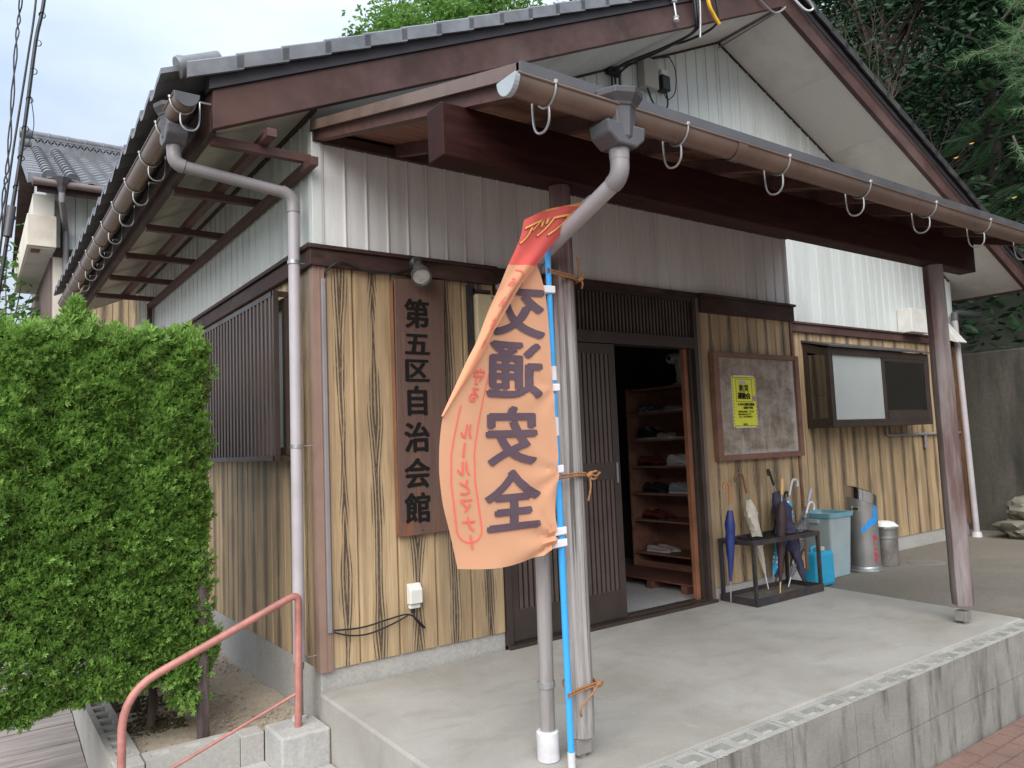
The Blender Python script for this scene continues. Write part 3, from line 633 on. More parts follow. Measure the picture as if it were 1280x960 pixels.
# ---- entrance: frame, transom grille, sliding doors
ent = MB(); 
P_(MB().box(1.187, 1.232, -.012, .10, .0, 2.345), 'door_frame', 'alu', bevel=.002)
P_(MB().box(3.06, 3.092, -.014, .10, .0, 2.345).box(3.032, 3.058, .02, .10, .035, 1.943), 'door_frame', 'alu', bevel=.002)
P_(MB().box(3.094, 3.128, -.018, .02, .0, 2.345), 'door_frame_strip', 'alu_side', bevel=.002)
P_(MB().box(1.232, 3.06, -.010, .10, 1.945, 2.03), 'door_lintel', 'alu', bevel=.002)
P_(MB().box(1.232, 3.06, -.008, .10, 2.315, 2.344), 'door_head', 'alu')
P_(MB().box(1.187, 3.128, -.04, .12, -.01, .022).box(1.19, 3.1, .015, .022, .02, .034).box(1.19, 3.1, .06, .067, .02, .034), 'door_track', 'alu')
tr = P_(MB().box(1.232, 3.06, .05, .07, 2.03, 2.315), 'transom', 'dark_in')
sm = mesh_of(MB().box(-.008, .008, -.012, .012, 0, .283), M['alu_lt'])
for k in range(52): piece('slat', sm, (1.25 + k * .0352, .03, 2.031), tr)
def leaf(x0, x1, y):
    d = thing('sliding_door', (x0, y, .03), None, None); d.parent = hall; d.location = Vector((x0, y, .03)) - hall.location
    f = MB().box(x0, x0 + .058, y - .017, y + .017, .034, 1.94).box(x1 - .058, x1, y - .017, y + .017, .034, 1.94).box(x0 + .058, x1 - .058, y - .016, y + .016, .034, .225)
    f.box(x0 + .058, x1 - .058, y - .016, y + .016, 1.868, 1.94).box(x0 + .058, x1 - .058, y - .016, y + .016, .985, 1.105)
    f.build('door_frame', M['alu'], d, bevel=.002)
    MB().box(x0 + .058, x1 - .058, y + .004, y + .010, .225, .985).box(x0 + .058, x1 - .058, y + .004, y + .010, 1.105, 1.868).build('pane', M['glassd'], d)
    s1 = mesh_of(MB().box(-.013, .013, -.012, .003, 0, .76), M['alu_lt']); s2 = mesh_of(MB().box(-.013, .013, -.012, .003, 0, .763), M['alu_lt'])
    n = int((x1 - x0 - .116) / .0405)
    for k in range(n):
        for me, z in ((s1, .225), (s2, 1.105)): piece('slat', me, (x0 + .058 + (k + .5) * (x1 - x0 - .116) / n, y, z), d)
    return d
lf = leaf(1.234, 2.215, .018)
MB().box(2.168, 2.196, -.004, .0015, .94, 1.12).build('handle', M['steel_dark'], lf, bevel=.002); MB().box(2.175, 2.189, -.007, -.004, .96, 1.10).build('handle_recess', M['stainless'], lf)
leaf(1.26, 2.14, .075)
P_(MB().box(2.990, 3.030, .045, .085, .015, 1.945), 'door_reveal', 'rackedge', bevel=.002)
# ---- interior of the entrance hall
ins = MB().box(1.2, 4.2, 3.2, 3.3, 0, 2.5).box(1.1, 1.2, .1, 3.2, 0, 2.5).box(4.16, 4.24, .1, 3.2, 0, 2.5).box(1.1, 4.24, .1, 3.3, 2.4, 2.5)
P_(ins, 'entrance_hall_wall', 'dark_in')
P_(MB().box(1.2, 4.16, .12, 3.2, -.3, .012), 'entrance_floor', 'infloor')
P_(MB().box(1.3, 4.0, 2.35, 3.2, .012, .36).box(1.3, 4.0, 2.31, 2.35, .33, .375), 'raised_floor', 'rack', bevel=.004)
# ---- left wall: grille window
gw = thing('grille_window', (-.08, 1.35, 1.22), None, None); gw.parent = hall; gw.location = Vector((-.06, 1.35, 1.22)) - hall.location
MB().box(-.045, .0, .36, .41, 1.24, 2.16).box(-.045, .0, 2.29, 2.34, 1.24, 2.16).box(-.045, .0, .41, 2.29, 1.24, 1.29).box(-.045, .0, .41, 2.29, 2.11, 2.16).box(-.04, .0, 1.33, 1.37, 1.29, 2.11).build('frame', M['alu'], gw)
MB().box(-.02, -.012, .41, 1.33, 1.29, 2.11).box(-.03, -.022, 1.37, 2.29, 1.29, 2.11).build('pane', M['frost'], gw)
MB().box(-.115, -.085, .37, 2.36, 2.165, 2.195).box(-.115, -.085, .37, 2.36, 1.215, 1.245).box(-.115, .0, .36, .385, 1.215, 1.245).box(-.115, 0, .36, .385, 2.165, 2.195).box(-.115, -.085, .345, .372, 1.215, 2.195).box(-.115, 0, 2.33, 2.36, 1.2, 1.245).build('grille_frame', M['alu'], gw)
sm = mesh_of(MB().box(-.014, .010, -.016, .016, 0, .918), M['alu_lt'])
for k in range(26): piece('slat', sm, (-.1, .42 + k * .0745, 1.246), gw)
# ---- bay window of the right wing
bx0, bx1, by, bz0, bz1 = 5.42, 7.56, .30, 1.345, 2.10
bay = thing('bay_window', (6.5, .588, 1.345), None, None); bay.parent = hall; bay.location = Vector((6.4, .5, 1.345)) - hall.location
E_ = lambda mb, name, m, **k: mb.build(name, M[m], bay, **k)
bx0, bx1 = 5.40, 7.40; yw = .585
fr = MB().box(bx0, bx1, by, yw, bz0 - .045, bz0).box(bx0, bx0 + .045, by, by + .05, bz0, bz1).box(bx1 - .045, bx1, by, by + .05, bz0, bz1).box(bx0 + .045, bx1 - .045, by, by + .05, bz1 - .07, bz1).box(bx0 + .045, bx1 - .045, by, by + .05, bz0, bz0 + .03)
fr.box(bx0, bx0 + .04, yw - .045, yw, bz0, bz1 + .06).box(bx0 + .002, bx0 + .038, by + .05, yw - .045, bz0, bz0 + .05)
fr.add([(bx0, by + .05, bz1 - .08), (bx0 + .04, by + .05, bz1 - .08), (bx0 + .04, yw - .045, bz1 - .03), (bx0, yw - .045, bz1 - .03), (bx0, by + .05, bz1), (bx0 + .04, by + .05, bz1), (bx0 + .04, yw - .045, bz1 + .06), (bx0, yw - .045, bz1 + .06)], [(0, 3, 2, 1), (4, 5, 6, 7), (0, 1, 5, 4), (1, 2, 6, 5), (2, 3, 7, 6), (3, 0, 4, 7)])
fr.box(bx1 - .04, bx1, by + .05, yw, bz0, bz1 + .02)
E_(fr, 'frame', 'alu', bevel=.003)
E_(MB().hexa([(bx0 - .02, by - .03, bz1 + .002), (bx1 + .02, by - .03, bz1 + .002), (bx1 + .02, yw, bz1 + .085), (bx0 - .02, yw, bz1 + .085), (bx0 - .02, by - .03, bz1 + .02), (bx1 + .02, by - .03, bz1 + .02), (bx1 + .02, yw, bz1 + .105), (bx0 - .02, yw, bz1 + .105)]), 'hood', 'hopper')
mid = 6.44
E_(MB().box(bx0 + .045, bx0 + .085, by + .012, by + .045, bz0 + .03, bz1 - .07), 'sash', 'alu', bevel=.002); E_(MB().box(mid - .03, mid + .012, by + .004, by + .035, bz0 + .03, bz1 - .07).box(mid, bx1 - .045, by + .004, by + .028, bz0 + .03, bz0 + .12).box(mid, bx1 - .045, by + .004, by + .028, bz1 - .11, bz1 - .07).box(bx1 - .085, bx1 - .045, by + .004, by + .03, bz0 + .12, bz1 - .11), 'sash', 'alu', bevel=.002)
E_(MB().box(bx0 + .085, mid - .03, by + .022, by + .028, bz0 + .03, bz1 - .07), 'pane', 'frost').__setitem__('label', 'frosted grey pane')
E_(MB().box(mid + .012, bx1 - .085, by + .012, by + .018, bz0 + .12, bz1 - .11), 'pane', 'pane_dark').__setitem__('label', 'dark see-through pane')
E_(MB().box(bx0 + .012, bx0 + .018, by + .05, yw - .045, bz0 + .05, bz1 - .06), 'pane', 'pane_dark')
E_(MB().box(bx0 + .04, bx1 - .04, yw - .02, yw - .004, bz0, bz1), 'backing', 'olive')
tag(MB().box(5.45, 5.72, .40, .55, bz0 + .002, bz0 + .27).build('storage_box', M['white_pl'], bevel=.01), 'white box standing inside the left end of the bay window', 'box')
tag(MB().lathe([(0.001, .14), (.07, .13), (.11, .08), (.12, .04), (.10, 0), (0, 0)], (6.66, .44, bz0 + .002), 16).build('pink_bundle', M['pink'], smooth=True), 'rounded pink bundle behind the dark pane of the bay window', 'bundle')
tag(MB().box(6.95, 7.2, .50, .56, bz0 + .002, bz1 - .1).build('olive_curtain', M['canvas_tan'], bevel=.01), 'narrow tan curtain at the right end inside the bay window', 'curtain')
# ---- roof: soffits, bargeboards, fascia, tiles
YB = -.10; YE = 5.6; XL, XR = -.56, W + .47
def rake_slab(x0, x1, y0, y1, dz0, dz1, name, m, **k):
    z0, z1 = zs(x0), zs(x1)
    return P_(MB().hexa([(x0, y0, z0 + dz0), (x1, y0, z1 + dz0), (x1, y1, z1 + dz0), (x0, y1, z0 + dz0), (x0, y0, z0 + dz1), (x1, y0, z1 + dz1), (x1, y1, z1 + dz1), (x0, y1, z0 + dz1)]), name, m, **k)
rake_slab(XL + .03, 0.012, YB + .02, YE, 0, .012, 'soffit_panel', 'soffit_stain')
for a, b, m in ((.013, 1.30, 'soffit'), (1.303, 2.33, 'soffit'), (2.333, 3.26, 'perf'), (3.263, W / 2 - .002, 'soffit'), (W / 2, 5.22, 'soffit'), (5.223, 6.14, 'perf'), (6.143, 7.2, 'soffit'), (7.203, W, 'soffit')):
    rake_slab(a, b, YB + .02, .602, 0, .012, 'soffit_panel', m)
rake_slab(W + .002, XR - .03, YB + .02, YE, 0, .012, 'soffit_panel', 'soffit')
rake_slab(XL + .02, W / 2, YB + .02, YE, .014, .2, 'roof_deck', 'trim'); rake_slab(W / 2, XR - .02, YB + .02, YE, .014, .2, 'roof_deck', 'trim')
rake_slab(XL, W / 2 - .001, YB - .03, YB + .018, -.012, .192, 'bargeboard', 'barge', bevel=.004); rake_slab(W / 2 + .001, XR, YB - .03, YB + .018, -.012, .192, 'bargeboard', 'barge', bevel=.004)
for x0, x1 in ((XL - .02, W / 2 - .001), (W / 2 + .001, XR + .02)): rake_slab(x0, x1, YB - .045, YB + .03, .194, .30, 'roof_edge_batten', 'black_t')
P_(MB().box(XL - .005, XL + .028, YB + .018, YE, zs(XL) - .012, zs(XL) + .19), 'fascia', 'trim'); P_(MB().box(XR - .028, XR + .005, YB + .018, YE, zs(XR) - .012, zs(XR) + .19), 'fascia', 'barge')
# wall / soffit cover strips
def strip(x0, x1, y, name='cover_strip'): P_(MB().bar((x0, y, zs(x0) - .008), (x1, y, zs(x1) - .008), .02, .022), name, 'trim')
strip(.02, W / 2, .592); strip(W / 2, W - .01, .592)
P_(MB().box(-.022, .002, -.08, 5.3, 3.118, 3.140), 'cover_strip', 'trim')
P_(MB().bar((W / 2, .60, ZA - .005), (W / 2, YB, ZA - .005), .05, .012), 'ridge_soffit_strip', 'hopper')
# verge tiles
def verge_tile(sgn, m='tile'):
    mb = MB(); l = .27
    # local x runs up the slope, origin at lower end on soffit line
    def q(x, dz_): return x * sgn
    y0, y1 = -.185, .09
    def Z(x, d): return x * SL + d
    top = [(0, .344), (l, .334)]
    vs = []
    for (x, d) in top:
        for (y, dd) in ((y0, -.085), (y0 - .0, -.010), (y0 + .012, 0), (y1, .0), (y1, -.022), (y0 + .022, -.024), (y0 + .020, -.085)):
            vs.append((x * sgn, y, Z(x, d + dd)))
    n = 7; fs = [(i, (i + 1) % n, (i + 1) % n + n, i + n) for i in range(n)] + [tuple(range(n)), tuple(range(2 * n - 1, n - 1, -1))]
    return mesh_of(mb.add(vs, fs), M[m])
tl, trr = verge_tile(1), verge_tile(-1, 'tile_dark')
k = 0
while XL - .13 + .235 * k < W / 2 - .1:
    x = XL - .13 + .235 * k; piece('verge_tile', tl, (x, 0, zs(x)), hall); k += 1
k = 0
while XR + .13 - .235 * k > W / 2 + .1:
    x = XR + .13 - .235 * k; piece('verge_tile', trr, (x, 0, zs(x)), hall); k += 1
# eave tiles on the left side (scalloped ends above the gutter)
def eave_tile():
    pr_ = []; n = 9; p = .272
    for i in range(n + 1):
        t = i / n; yy = t * p; zz = .018 * math.sin(t * 2 * PI) + (.03 * max(0, 1 - t * 5)); pr_.append((yy, zz))
    vs = []
    for x, dzz in ((0, 0), (.46, .46 * SL - .012)):
        for yy, zz in pr_: vs.append((x, yy, zz + dzz))
        for yy, zz in reversed(pr_): vs.append((x, yy, zz + dzz - (.028 if x == 0 else .02)))
    m_ = 2 * (n + 1); fs = [(i, (i + 1) % m_, (i + 1) % m_ + m_, i + m_) for i in range(m_)]
    fs += [(i, i + 1, m_ - 2 - i, m_ - 1 - i) for i in range(n)] + [(m_ + i, m_ + i + 1, 2 * m_ - 2 - i, 2 * m_ - 1 - i) for i in range(n)]
    return mesh_of(MB().add(vs, fs), M['tile'])
et = eave_tile()
for k in range(21): piece('eave_tile', et, (XL - .235, -.10 + k * .272, zs(XL) + .225), hall)
P_(MB().lathe([(.0, 0), (.052, .002), (.058, .02), (.050, .05), (.050, .22)], (XL - .16, -.10, zs(XL) + .275), 18, (1, 0, SL)), 'eave_end_tile', 'tile', smooth=True)
# field of tiles
def field(x0, x1, name):
    nx, ny = 18 * 4, 19 * 9; xs = np.linspace(x0, x1, nx); ys = np.linspace(.09, YE, ny); X, Y = np.meshgrid(xs, ys, indexing='ij')
    u = np.abs(X - x0) / .235; Z = ZA - SL * np.abs(X - W / 2) + .30 + .018 * np.sin(Y / .272 * 2 * PI) - .02 * (u % 1)
    V = np.stack([X.ravel(), Y.ravel(), Z.ravel()], 1); I = np.arange(nx * ny).reshape(nx, ny)
    F = np.stack([I[:-1, :-1].ravel(), I[1:, :-1].ravel(), I[1:, 1:].ravel(), I[:-1, 1:].ravel()], 1)
    o = npmesh(name, V, F, M['tile'], hall); o['kind'] = 'stuff'
field(XL + .18, W / 2, 'roof_tile_field'); field(XR - .02, W / 2, 'roof_tile_field')
for k in range(19): P_(MB().lathe([(.085, 0), (.09, .02), (.08, .03), (.08, .3)], (W / 2, -.2 + k * .3, ZA + .33), 14, (0, 1, 0)), 'ridge_tile', 'tile', smooth=True)
# ---- left lattice under the eave
BZ = 2.868
ym = mesh_of(MB().box(XL + .02, -.015, -.022, .022, -.022, .022), M['timber_u'])
for k, y in enumerate((.0, .87, 1.74, 2.6, 3.45, 4.3)): piece('eave_crossbar', ym, (0, y, BZ), hall)
P_(MB().box(-.055, -.012, -.12, 4.5, BZ - .07, BZ - .024), 'eave_rail', 'timber_u'); P_(MB().box(-.30, -.25, -.16, 4.5, BZ + .023, BZ + .065), 'eave_rail', 'timber_u')
P_(MB().box(-.06, -.015, 4.42, 4.47, 2.386, BZ - .024), 'eave_post', 'timber_u')
# ---- gutters
def gutter(name, prof_c, a, b, axis, r, m, zscale=1.15, parent=None):
    n = 12; mb = MB(); vs = []; t = .004
    for e in (a, b):
        for rr in (r, r - t):
            for k in range(n + 1):
                an = PI + PI * k / n; u, z = rr * math.cos(an), rr * math.sin(an) * zscale
                vs.append((e, prof_c[0] + u, prof_c[1] + z) if axis == 'x' else (prof_c[0] + u, e, prof_c[1] + z))
    m1 = n + 1
    fs = [(k, k + 1, 2 * m1 + k + 1, 2 * m1 + k) for k in range(n)] + [(m1 + k, m1 + k + 1, 3 * m1 + k + 1, 3 * m1 + k) for k in range(n)]
    fs += [(0, m1, 3 * m1, 2 * m1), (n, m1 + n, 3 * m1 + n, 2 * m1 + n)]
    mb.add(vs, fs); o = mb.build(name, M[m], hall, smooth=True)
    sd = -r - .001
    p = [(a, prof_c[0] + sd, prof_c[1]), (b, prof_c[0] + sd, prof_c[1])] if axis == 'x' else [(prof_c[0] + sd, a, prof_c[1]), (prof_c[0] + sd, b, prof_c[1])]
    MB().tube(p, .0055, 8).build('rim', M[m], o, smooth=True)
    # end cap
    pts = [(prof_c[0] + (r + .004) * math.cos(PI + PI * k / 14), prof_c[1] + (r + .004) * zscale * math.sin(PI + PI * k / 14)) for k in range(15)]
    c = MB().prism(pts, axis, a - .012, a + .010) if axis == 'x' else MB().add([(u, a - .012, z) for u, z in pts] + [(u, a + .01, z) for u, z in pts], [tuple(range(15)), tuple(range(29, 14, -1))] + [(i, (i + 1) % 15, (i + 1) % 15 + 15, i + 15) for i in range(15)])
    c.build('end_cap', M['cap_pale'] if axis == 'x' else M['hopper'], o, bevel=.002)
    return o
GY, GZ = -2.0, 2.452
pg = gutter('porch_gutter', (GY, GZ), -.10, 4.62, 'x', .050, 'copper', 1.15)
def bracket(parent, x, y, z, r, axis):
    """band round the gutter and a J-shaped rod that carries it"""
    mb = MB(); a = [(r + .004) * math.cos(PI + PI * k / 12) for k in range(13)]; b = [(r + .004) * 1.15 * math.sin(PI + PI * k / 12) for k in range(13)]
    S_ = lambda u, v: (x, y + u, z + v) if axis == 'x' else (x + u, y, z + v)
    mb.tube([S_(u, v) for u, v in zip(a, b)], .0045, 6)
    mb.tube([S_(-r - .004, 0), S_(-r - .006, .012)], .008, 8)
    d = .0
    J = [S_(-.010, -r * 1.15 - .002), S_(-.012, -r * 1.15 - .03), S_(-.006, -r * 1.15 - .062), S_(.018, -r * 1.15 - .082), S_(.052, -r * 1.15 - .078), S_(.072, -r * 1.15 - .052), S_(.078, -r * 1.15 - .01), S_(.080, .01)]
    mb.tube(spline(J, 5), .0045, 8)
    return mb.build('gutter_bracket', M['galv'], parent, smooth=True)
for x in (1.02, 3.93): gj = MB().add([(x + e, GY + .0535 * math.cos(PI + PI * k / 14), GZ + .0535 * 1.15 * math.sin(PI + PI * k / 14)) for e in (0, .06) for k in range(15)], [(k, k + 1, 16 + k, 15 + k) for k in range(14)]).build('joint_collar', M['copper'], pg, smooth=True)
for k in range(7): bracket(pg, .057 + .655 * k, GY, GZ, .050, 'x')
lg = gutter('eave_gutter', (XL - .135, zs(XL) + .115), -.185, 5.6, 'y', .055, 'copper', 1.15)
GX, GLZ = XL - .135, zs(XL) + .115
for y in (-.10, .24, .71, 1.21, 1.73, 2.24, 2.7, 3.15, 3.6, 4.1, 4.6, 5.1): 
    b = bracket(lg, GX, y, GLZ, .055, 'y')
    MB().tube([(GX + .08, y, GLZ + .01), (XL, y, GLZ + .01)], .005, 6).build('bracket_arm', M['galv'], lg)
# hopper heads: octagonal box with flared rim, short wing that holds the gutter
def hopper_head(c, parent, ax):
    x, y, z = c; mb = MB()
    mb.lathe([(.022, -.150), (.040, -.148), (.060, -.115), (.066, -.03), (.068, -.008), (.073, -.006), (.076, .004), (.090, .022), (.096, .030), (.098, .050), (.092, .052), (.088, .040), (.02, .03)], c, 8, cap=True)
    o = mb.build('gutter_hopper', M['hopper'], parent, bevel=.002)
    P2 = [(-.100, -.068), (-.090, -.118), (-.045, -.150), (.045, -.150), (.085, -.118), (.092, -.068)]
    if ax == 'x': w_ = MB().prism([(x + a_, z + b_) for a_, b_ in P2], 'y', y - .052, y + .052)
    else: w_ = MB().prism([(y + a_, z + b_) for a_, b_ in P2], 'x', x - .052, x + .052)
    w_.build('wing', M['hopper'], o, bevel=.008)
    MB().lathe([(.036, -.19), (.038, -.15), (.038, -.14)], c, 16).build('outlet', M['pipe'], o, smooth=True)
    return o
HX = .388
h1 = hopper_head((HX, GY, GZ + .005), hall, 'x')
# porch downpipe: elbow, slanting run back to the post, vertical run down to the slab
HX = .388
path = [(HX, GY, GZ - .17)] + elbow((HX, GY, GZ - .20), (HX, GY, 2.205), (.415, -1.43, 2.02), .045)
P_(MB().tube(path, .035, 16), 'downpipe_elbow', 'pipe', smooth=True)
P_(MB().tube([path[-1], (.416, -1.455, 2.026)], .031, 16), 'downpipe', 'pipe_pale', smooth=True)
P_(MB().tube(elbow((.416, -1.50, 2.04), (.418, -1.42, 2.015), (.42, -1.42, 1.8), .05) + [(.42, -1.42, 1.9)], .034, 16), 'downpipe_elbow', 'pipe', smooth=True)
dp = P_(MB().tube([(.42, -1.42, 1.93), (.405, -1.40, .02)], .031, 16), 'downpipe', 'pipe2', smooth=True)
MB().lathe([(.0455, 0), (.046, .11), (.040, .115), (.036, .115)], (.404, -1.40, -.025), 18).build('base_sleeve', M['white_cap'], dp, smooth=True)
MB().lathe([(.036, 0), (.036, .022)], (.407, -1.402, .26), 18).build('pipe_clamp', M['galv'], dp, smooth=True)
# left downpipe
h2 = hopper_head((GX - .0, .10, GLZ - .01), hall, 'y')
path = [(GX, .10, GLZ - .19)] + elbow((GX, .10, GLZ - .20), (GX, .10, GLZ - .255), (-.105, .045, 2.66), .05)
P_(MB().tube(path, .036, 16), 'downpipe_elbow', 'pipe', smooth=True)
P_(MB().tube([path[-1], (-.15, .048, 2.677)], .031, 16), 'downpipe', 'pipe', smooth=True)
P_(MB().tube([(-.16, .049, 2.681)] + elbow((-.2, .05, 2.698), (-.095, .045, 2.655), (-.095, .045, 2.5), .05) + [(-.095, .045, 2.57)], .035, 16), 'downpipe_elbow', 'pipe', smooth=True)
dp = P_(MB().tube([(-.095, .045, 2.60), (-.105, .045, .17)], .031, 16), 'downpipe', 'pipe_pale', smooth=True)
MB().tube([(-.106, .045, .17), (-.108, .045, -.14)], .020, 14).build('lower_pipe', M['pipe2'], dp, smooth=True)
MB().tube([(-.106, .045, .20), (-.106, .045, .13)], .026, 14).build('reducer', M['pipe'], dp, smooth=True)
MB().lathe([(.038, 0), (.038, .06), (.030, .062)], (-.108, .045, -.165), 16).build('base_sleeve', M['white_cap'], dp, smooth=True)
for z in (2.28, 1.28, .17):
    MB().lathe([(.035, 0), (.035, .02)], (-.098, .045, z), 16).tube([(-.07, .045, z + .01), (-.01, .05, z + .01)], .004, 6).build('pipe_clip', M['galv'], dp, smooth=True)
# right corner downpipe
dp = P_(MB().tube([(8.60, .50, 2.62), (8.60, .46, -.06)], .034, 14), 'downpipe', 'pipe_pale', smooth=True)
MB().tube([(8.60, .50, 2.60), (8.60, .50, 2.68), (8.66, .50, 2.70), (9.3, .50, 2.72)], .042, 12).build('downpipe_elbow', M['hopper'], dp, smooth=True)
MB().lathe([(.06, 0), (.05, .06)], (8.60, .46, -.1), 14).build('base_sleeve', M['white_cap'], dp, smooth=True)
# small fittings of the right wing
P_(MB().lathe([(.075, 0), (.08, .03), (.06, .045), (.0, .048)], (5.03, .586, 2.955), 18, (0, -1, 0)), 'round_vent', 'white_pl', smooth=True)
for q in range(5): P_(MB().box(4.985, 5.075, .528, .532, 2.915 + q * .02, 2.922 + q * .02), 'vent_slat', 'steel_dark')
P_(MB().box(7.35, 7.75, .42, .586, 2.38, 2.66), 'cable_cover_box', 'white_pl', bevel=.006)
P_(MB().prism([(.588, 2.62), (.36, 2.30), (.38, 2.29), (.588, 2.38)], 'x', 8.35, 8.56), 'wall_hood', 'white_pl', bevel=.004)
pp = MB().tube([(6.86, .56, 1.30), (6.86, .56, 1.21), (6.90, .56, 1.195), (8.62, .56, 1.185)], .016, 10).tube([(7.72, .56, 1.19), (7.72, .56, 1.05)], .018, 10).tube([(7.68, .56, 1.19), (7.76, .56, 1.19)], .022, 10).lathe([(.022, 0), (.022, .03)], (7.72, .56, 1.03), 10)
P_(pp, 'water_pipe', 'pipe', smooth=True)
# ---- porch roof, beam, posts
PS = .275
def pz(y): return 3.085 + PS * y
P_(MB().add([(x, y, pz(y) + d) for d in (-.012, 0) for x, y in ((.0, -1.93), (4.46, -1.93), (4.46, .60), (.30, .60), (.0, .02))], [(0, 1, 2, 3, 4), (9, 8, 7, 6, 5)] + [(i, (i + 1) % 5, (i + 1) % 5 + 5, i + 5) for i in range(5)]), 'porch_roof_sheet', 'hopper')
# roof boards seen from below
for k in range(17):
    y0 = -1.90 + k * .113
    P_(MB().hexa([(.03, y0, pz(y0) - .028), (4.43, y0, pz(y0) - .028), (4.43, y0 + .109, pz(y0 + .109) - .028), (.03, y0 + .109, pz(y0 + .109) - .028), (.03, y0, pz(y0) - .014), (4.43, y0, pz(y0) - .014), (4.43, y0 + .109, pz(y0 + .109) - .014), (.03, y0 + .109, pz(y0 + .109) - .014)]), 'roof_board', 'deckboard')
rm = mesh_of(MB().hexa([(-.022, -1.91, pz(-1.91) - .098), (.022, -1.91, pz(-1.91) - .098), (.022, .0, pz(0) - .098), (-.022, .0, pz(0) - .098), (-.022, -1.91, pz(-1.91) - .029), (.022, -1.91, pz(-1.91) - .029), (.022, .0, pz(0) - .029), (-.022, 0, pz(0) - .029)]), M['timber_u'])
for k in range(10): piece('rafter', rm, (.04 + k * .484, 0, 0), hall)
P_(MB().hexa([(.0, -1.925, pz(-1.925) - .10), (4.46, -1.925, pz(-1.925) - .10), (4.46, -1.912, pz(-1.912) - .10), (0, -1.912, pz(-1.912) - .10), (0, -1.925, pz(-1.925) - .014), (4.46, -1.925, pz(-1.925) - .014), (4.46, -1.912, pz(-1.912) - .014), (0, -1.912, pz(-1.912) - .014)]), 'porch_fascia', 'trim')
def edge(x0, x1): return MB().hexa([(x0, -1.94, pz(-1.94) - .045), (x1, -1.94, pz(-1.94) - .045), (x1, .0, pz(0) - .045), (x0, .0, pz(0) - .045), (x0, -1.94, pz(-1.94) + .008), (x1, -1.94, pz(-1.94) + .008), (x1, .0, pz(0) + .008), (x0, 0, pz(0) + .008)])
P_(edge(-.010, .003), 'verge_flashing', 'copper'); P_(edge(4.458, 4.471), 'verge_flashing', 'copper')
P_(MB().box(-.01, 4.471, -1.952, -1.926, pz(-1.94) - .028, pz(-1.94) + .010), 'drip_flashing', 'hopper')
P_(MB().box(.004, .018, -1.90, 0, 0, .01), 'x', 'trim') if False else None
P_(MB().box(-.085, 4.325, -1.545, -1.43, 2.352, 2.565), 'porch_beam', 'timber', bevel=.006)
def post(x, y, x2, y2, r0, r1, m, z0=.055):
    n = 14; rings = 22; mb = MB(); prof = []
    vs = []; rs = [random.uniform(-.03, .03) for _ in range(n)]
    for i in range(rings + 1):
        t = i / rings; z = z0 + (2.352 - z0) * t; cx_, cy_ = x + (x2 - x) * t, y + (y2 - y) * t; r = r0 + (r1 - r0) * t
        for k in range(n):
            a = 2 * PI * k / n; sq = 1 + .06 * math.cos(4 * a); rr = r * sq * (1 + rs[k] + .012 * math.sin(i * .9 + k * 2))
            if t == 0: rr *= .94
            vs.append((cx_ + rr * math.cos(a), cy_ + rr * math.sin(a), z))
    fs = [(i * n + k, i * n + (k + 1) % n, (i + 1) * n + (k + 1) % n, (i + 1) * n + k) for i in range(rings) for k in range(n)] + [tuple(range(n - 1, -1, -1)), tuple(rings * n + k for k in range(n))]
    o = MB().add(vs, fs).build('porch_post', M[m], hall, smooth=True)
    MB().box(x - .045, x + .030, y - .030, y + .040, -.012, .052).build('post_shoe', M['galv_d'], o, bevel=.003)
    MB().lathe([(.018, 0), (.018, .06)], (x, y, -.06), 10).build('post_bolt', M['galv_d'], o)
    return o
post(.535, -1.455, .535, -1.475, .060, .0475, 'post'); post(3.80, -1.50, 3.80, -1.49, .067, .062, 'post2', .09)
# ================================================================ THINGS ON AND AROUND THE HALL
def put_text(mb, name, m, parent, f):
    """map flat lettering (x right, y up) through f(x, y) -> world point"""
    me = MB(); me.f = mb.f
    for v in mb.v:
        p = f(v[0], v[1]); me.v.append((p[0], p[1] - v[2], p[2]))
    return me.build(name, M[m], parent, fixn=False)
# name board of the hall
sg = thing('name_board', (.617, -.03, .757), 'tall dark timber name board with black brushed characters hung left of the entrance', 'sign')
MB().hexa([(.452, -.045, .757), (.778, -.045, .762), (.778, -.008, .762), (.452, -.008, .757), (.462, -.045, 2.236), (.792, -.045, 2.262), (.792, -.008, 2.262), (.462, -.008, 2.236)]).build('board', M['sign'], sg, bevel=.005)
MB().box(.4495, .4525, -.043, -.01, .77, 2.22).build('red_edge', M['rackedge'], sg)
bodyt = '第五区自治会館'
for ch_, (tx, tz) in zip(bodyt, ((.602, 2.042), (.598, 1.860), (.594, 1.705), (.588, 1.530), (.580, 1.318), (.575, 1.112), (.570, .915))):
    T = text_mb(ch_, .186, .0066, stretch=.92); put_text(T, 'painted_character', 'paint_black', sg, lambda x, y: (tx + x, -.0475, tz + y * (.80 if ch_ in '五区' else .97)))
for q in ((.62, 2.245), (.60, .785)): MB().lathe([(.006, 0), (.004, .004)], (q[0], -.045, q[1]), 8, (0, -1, 0)).build('screw', M['steel_dark'], sg)
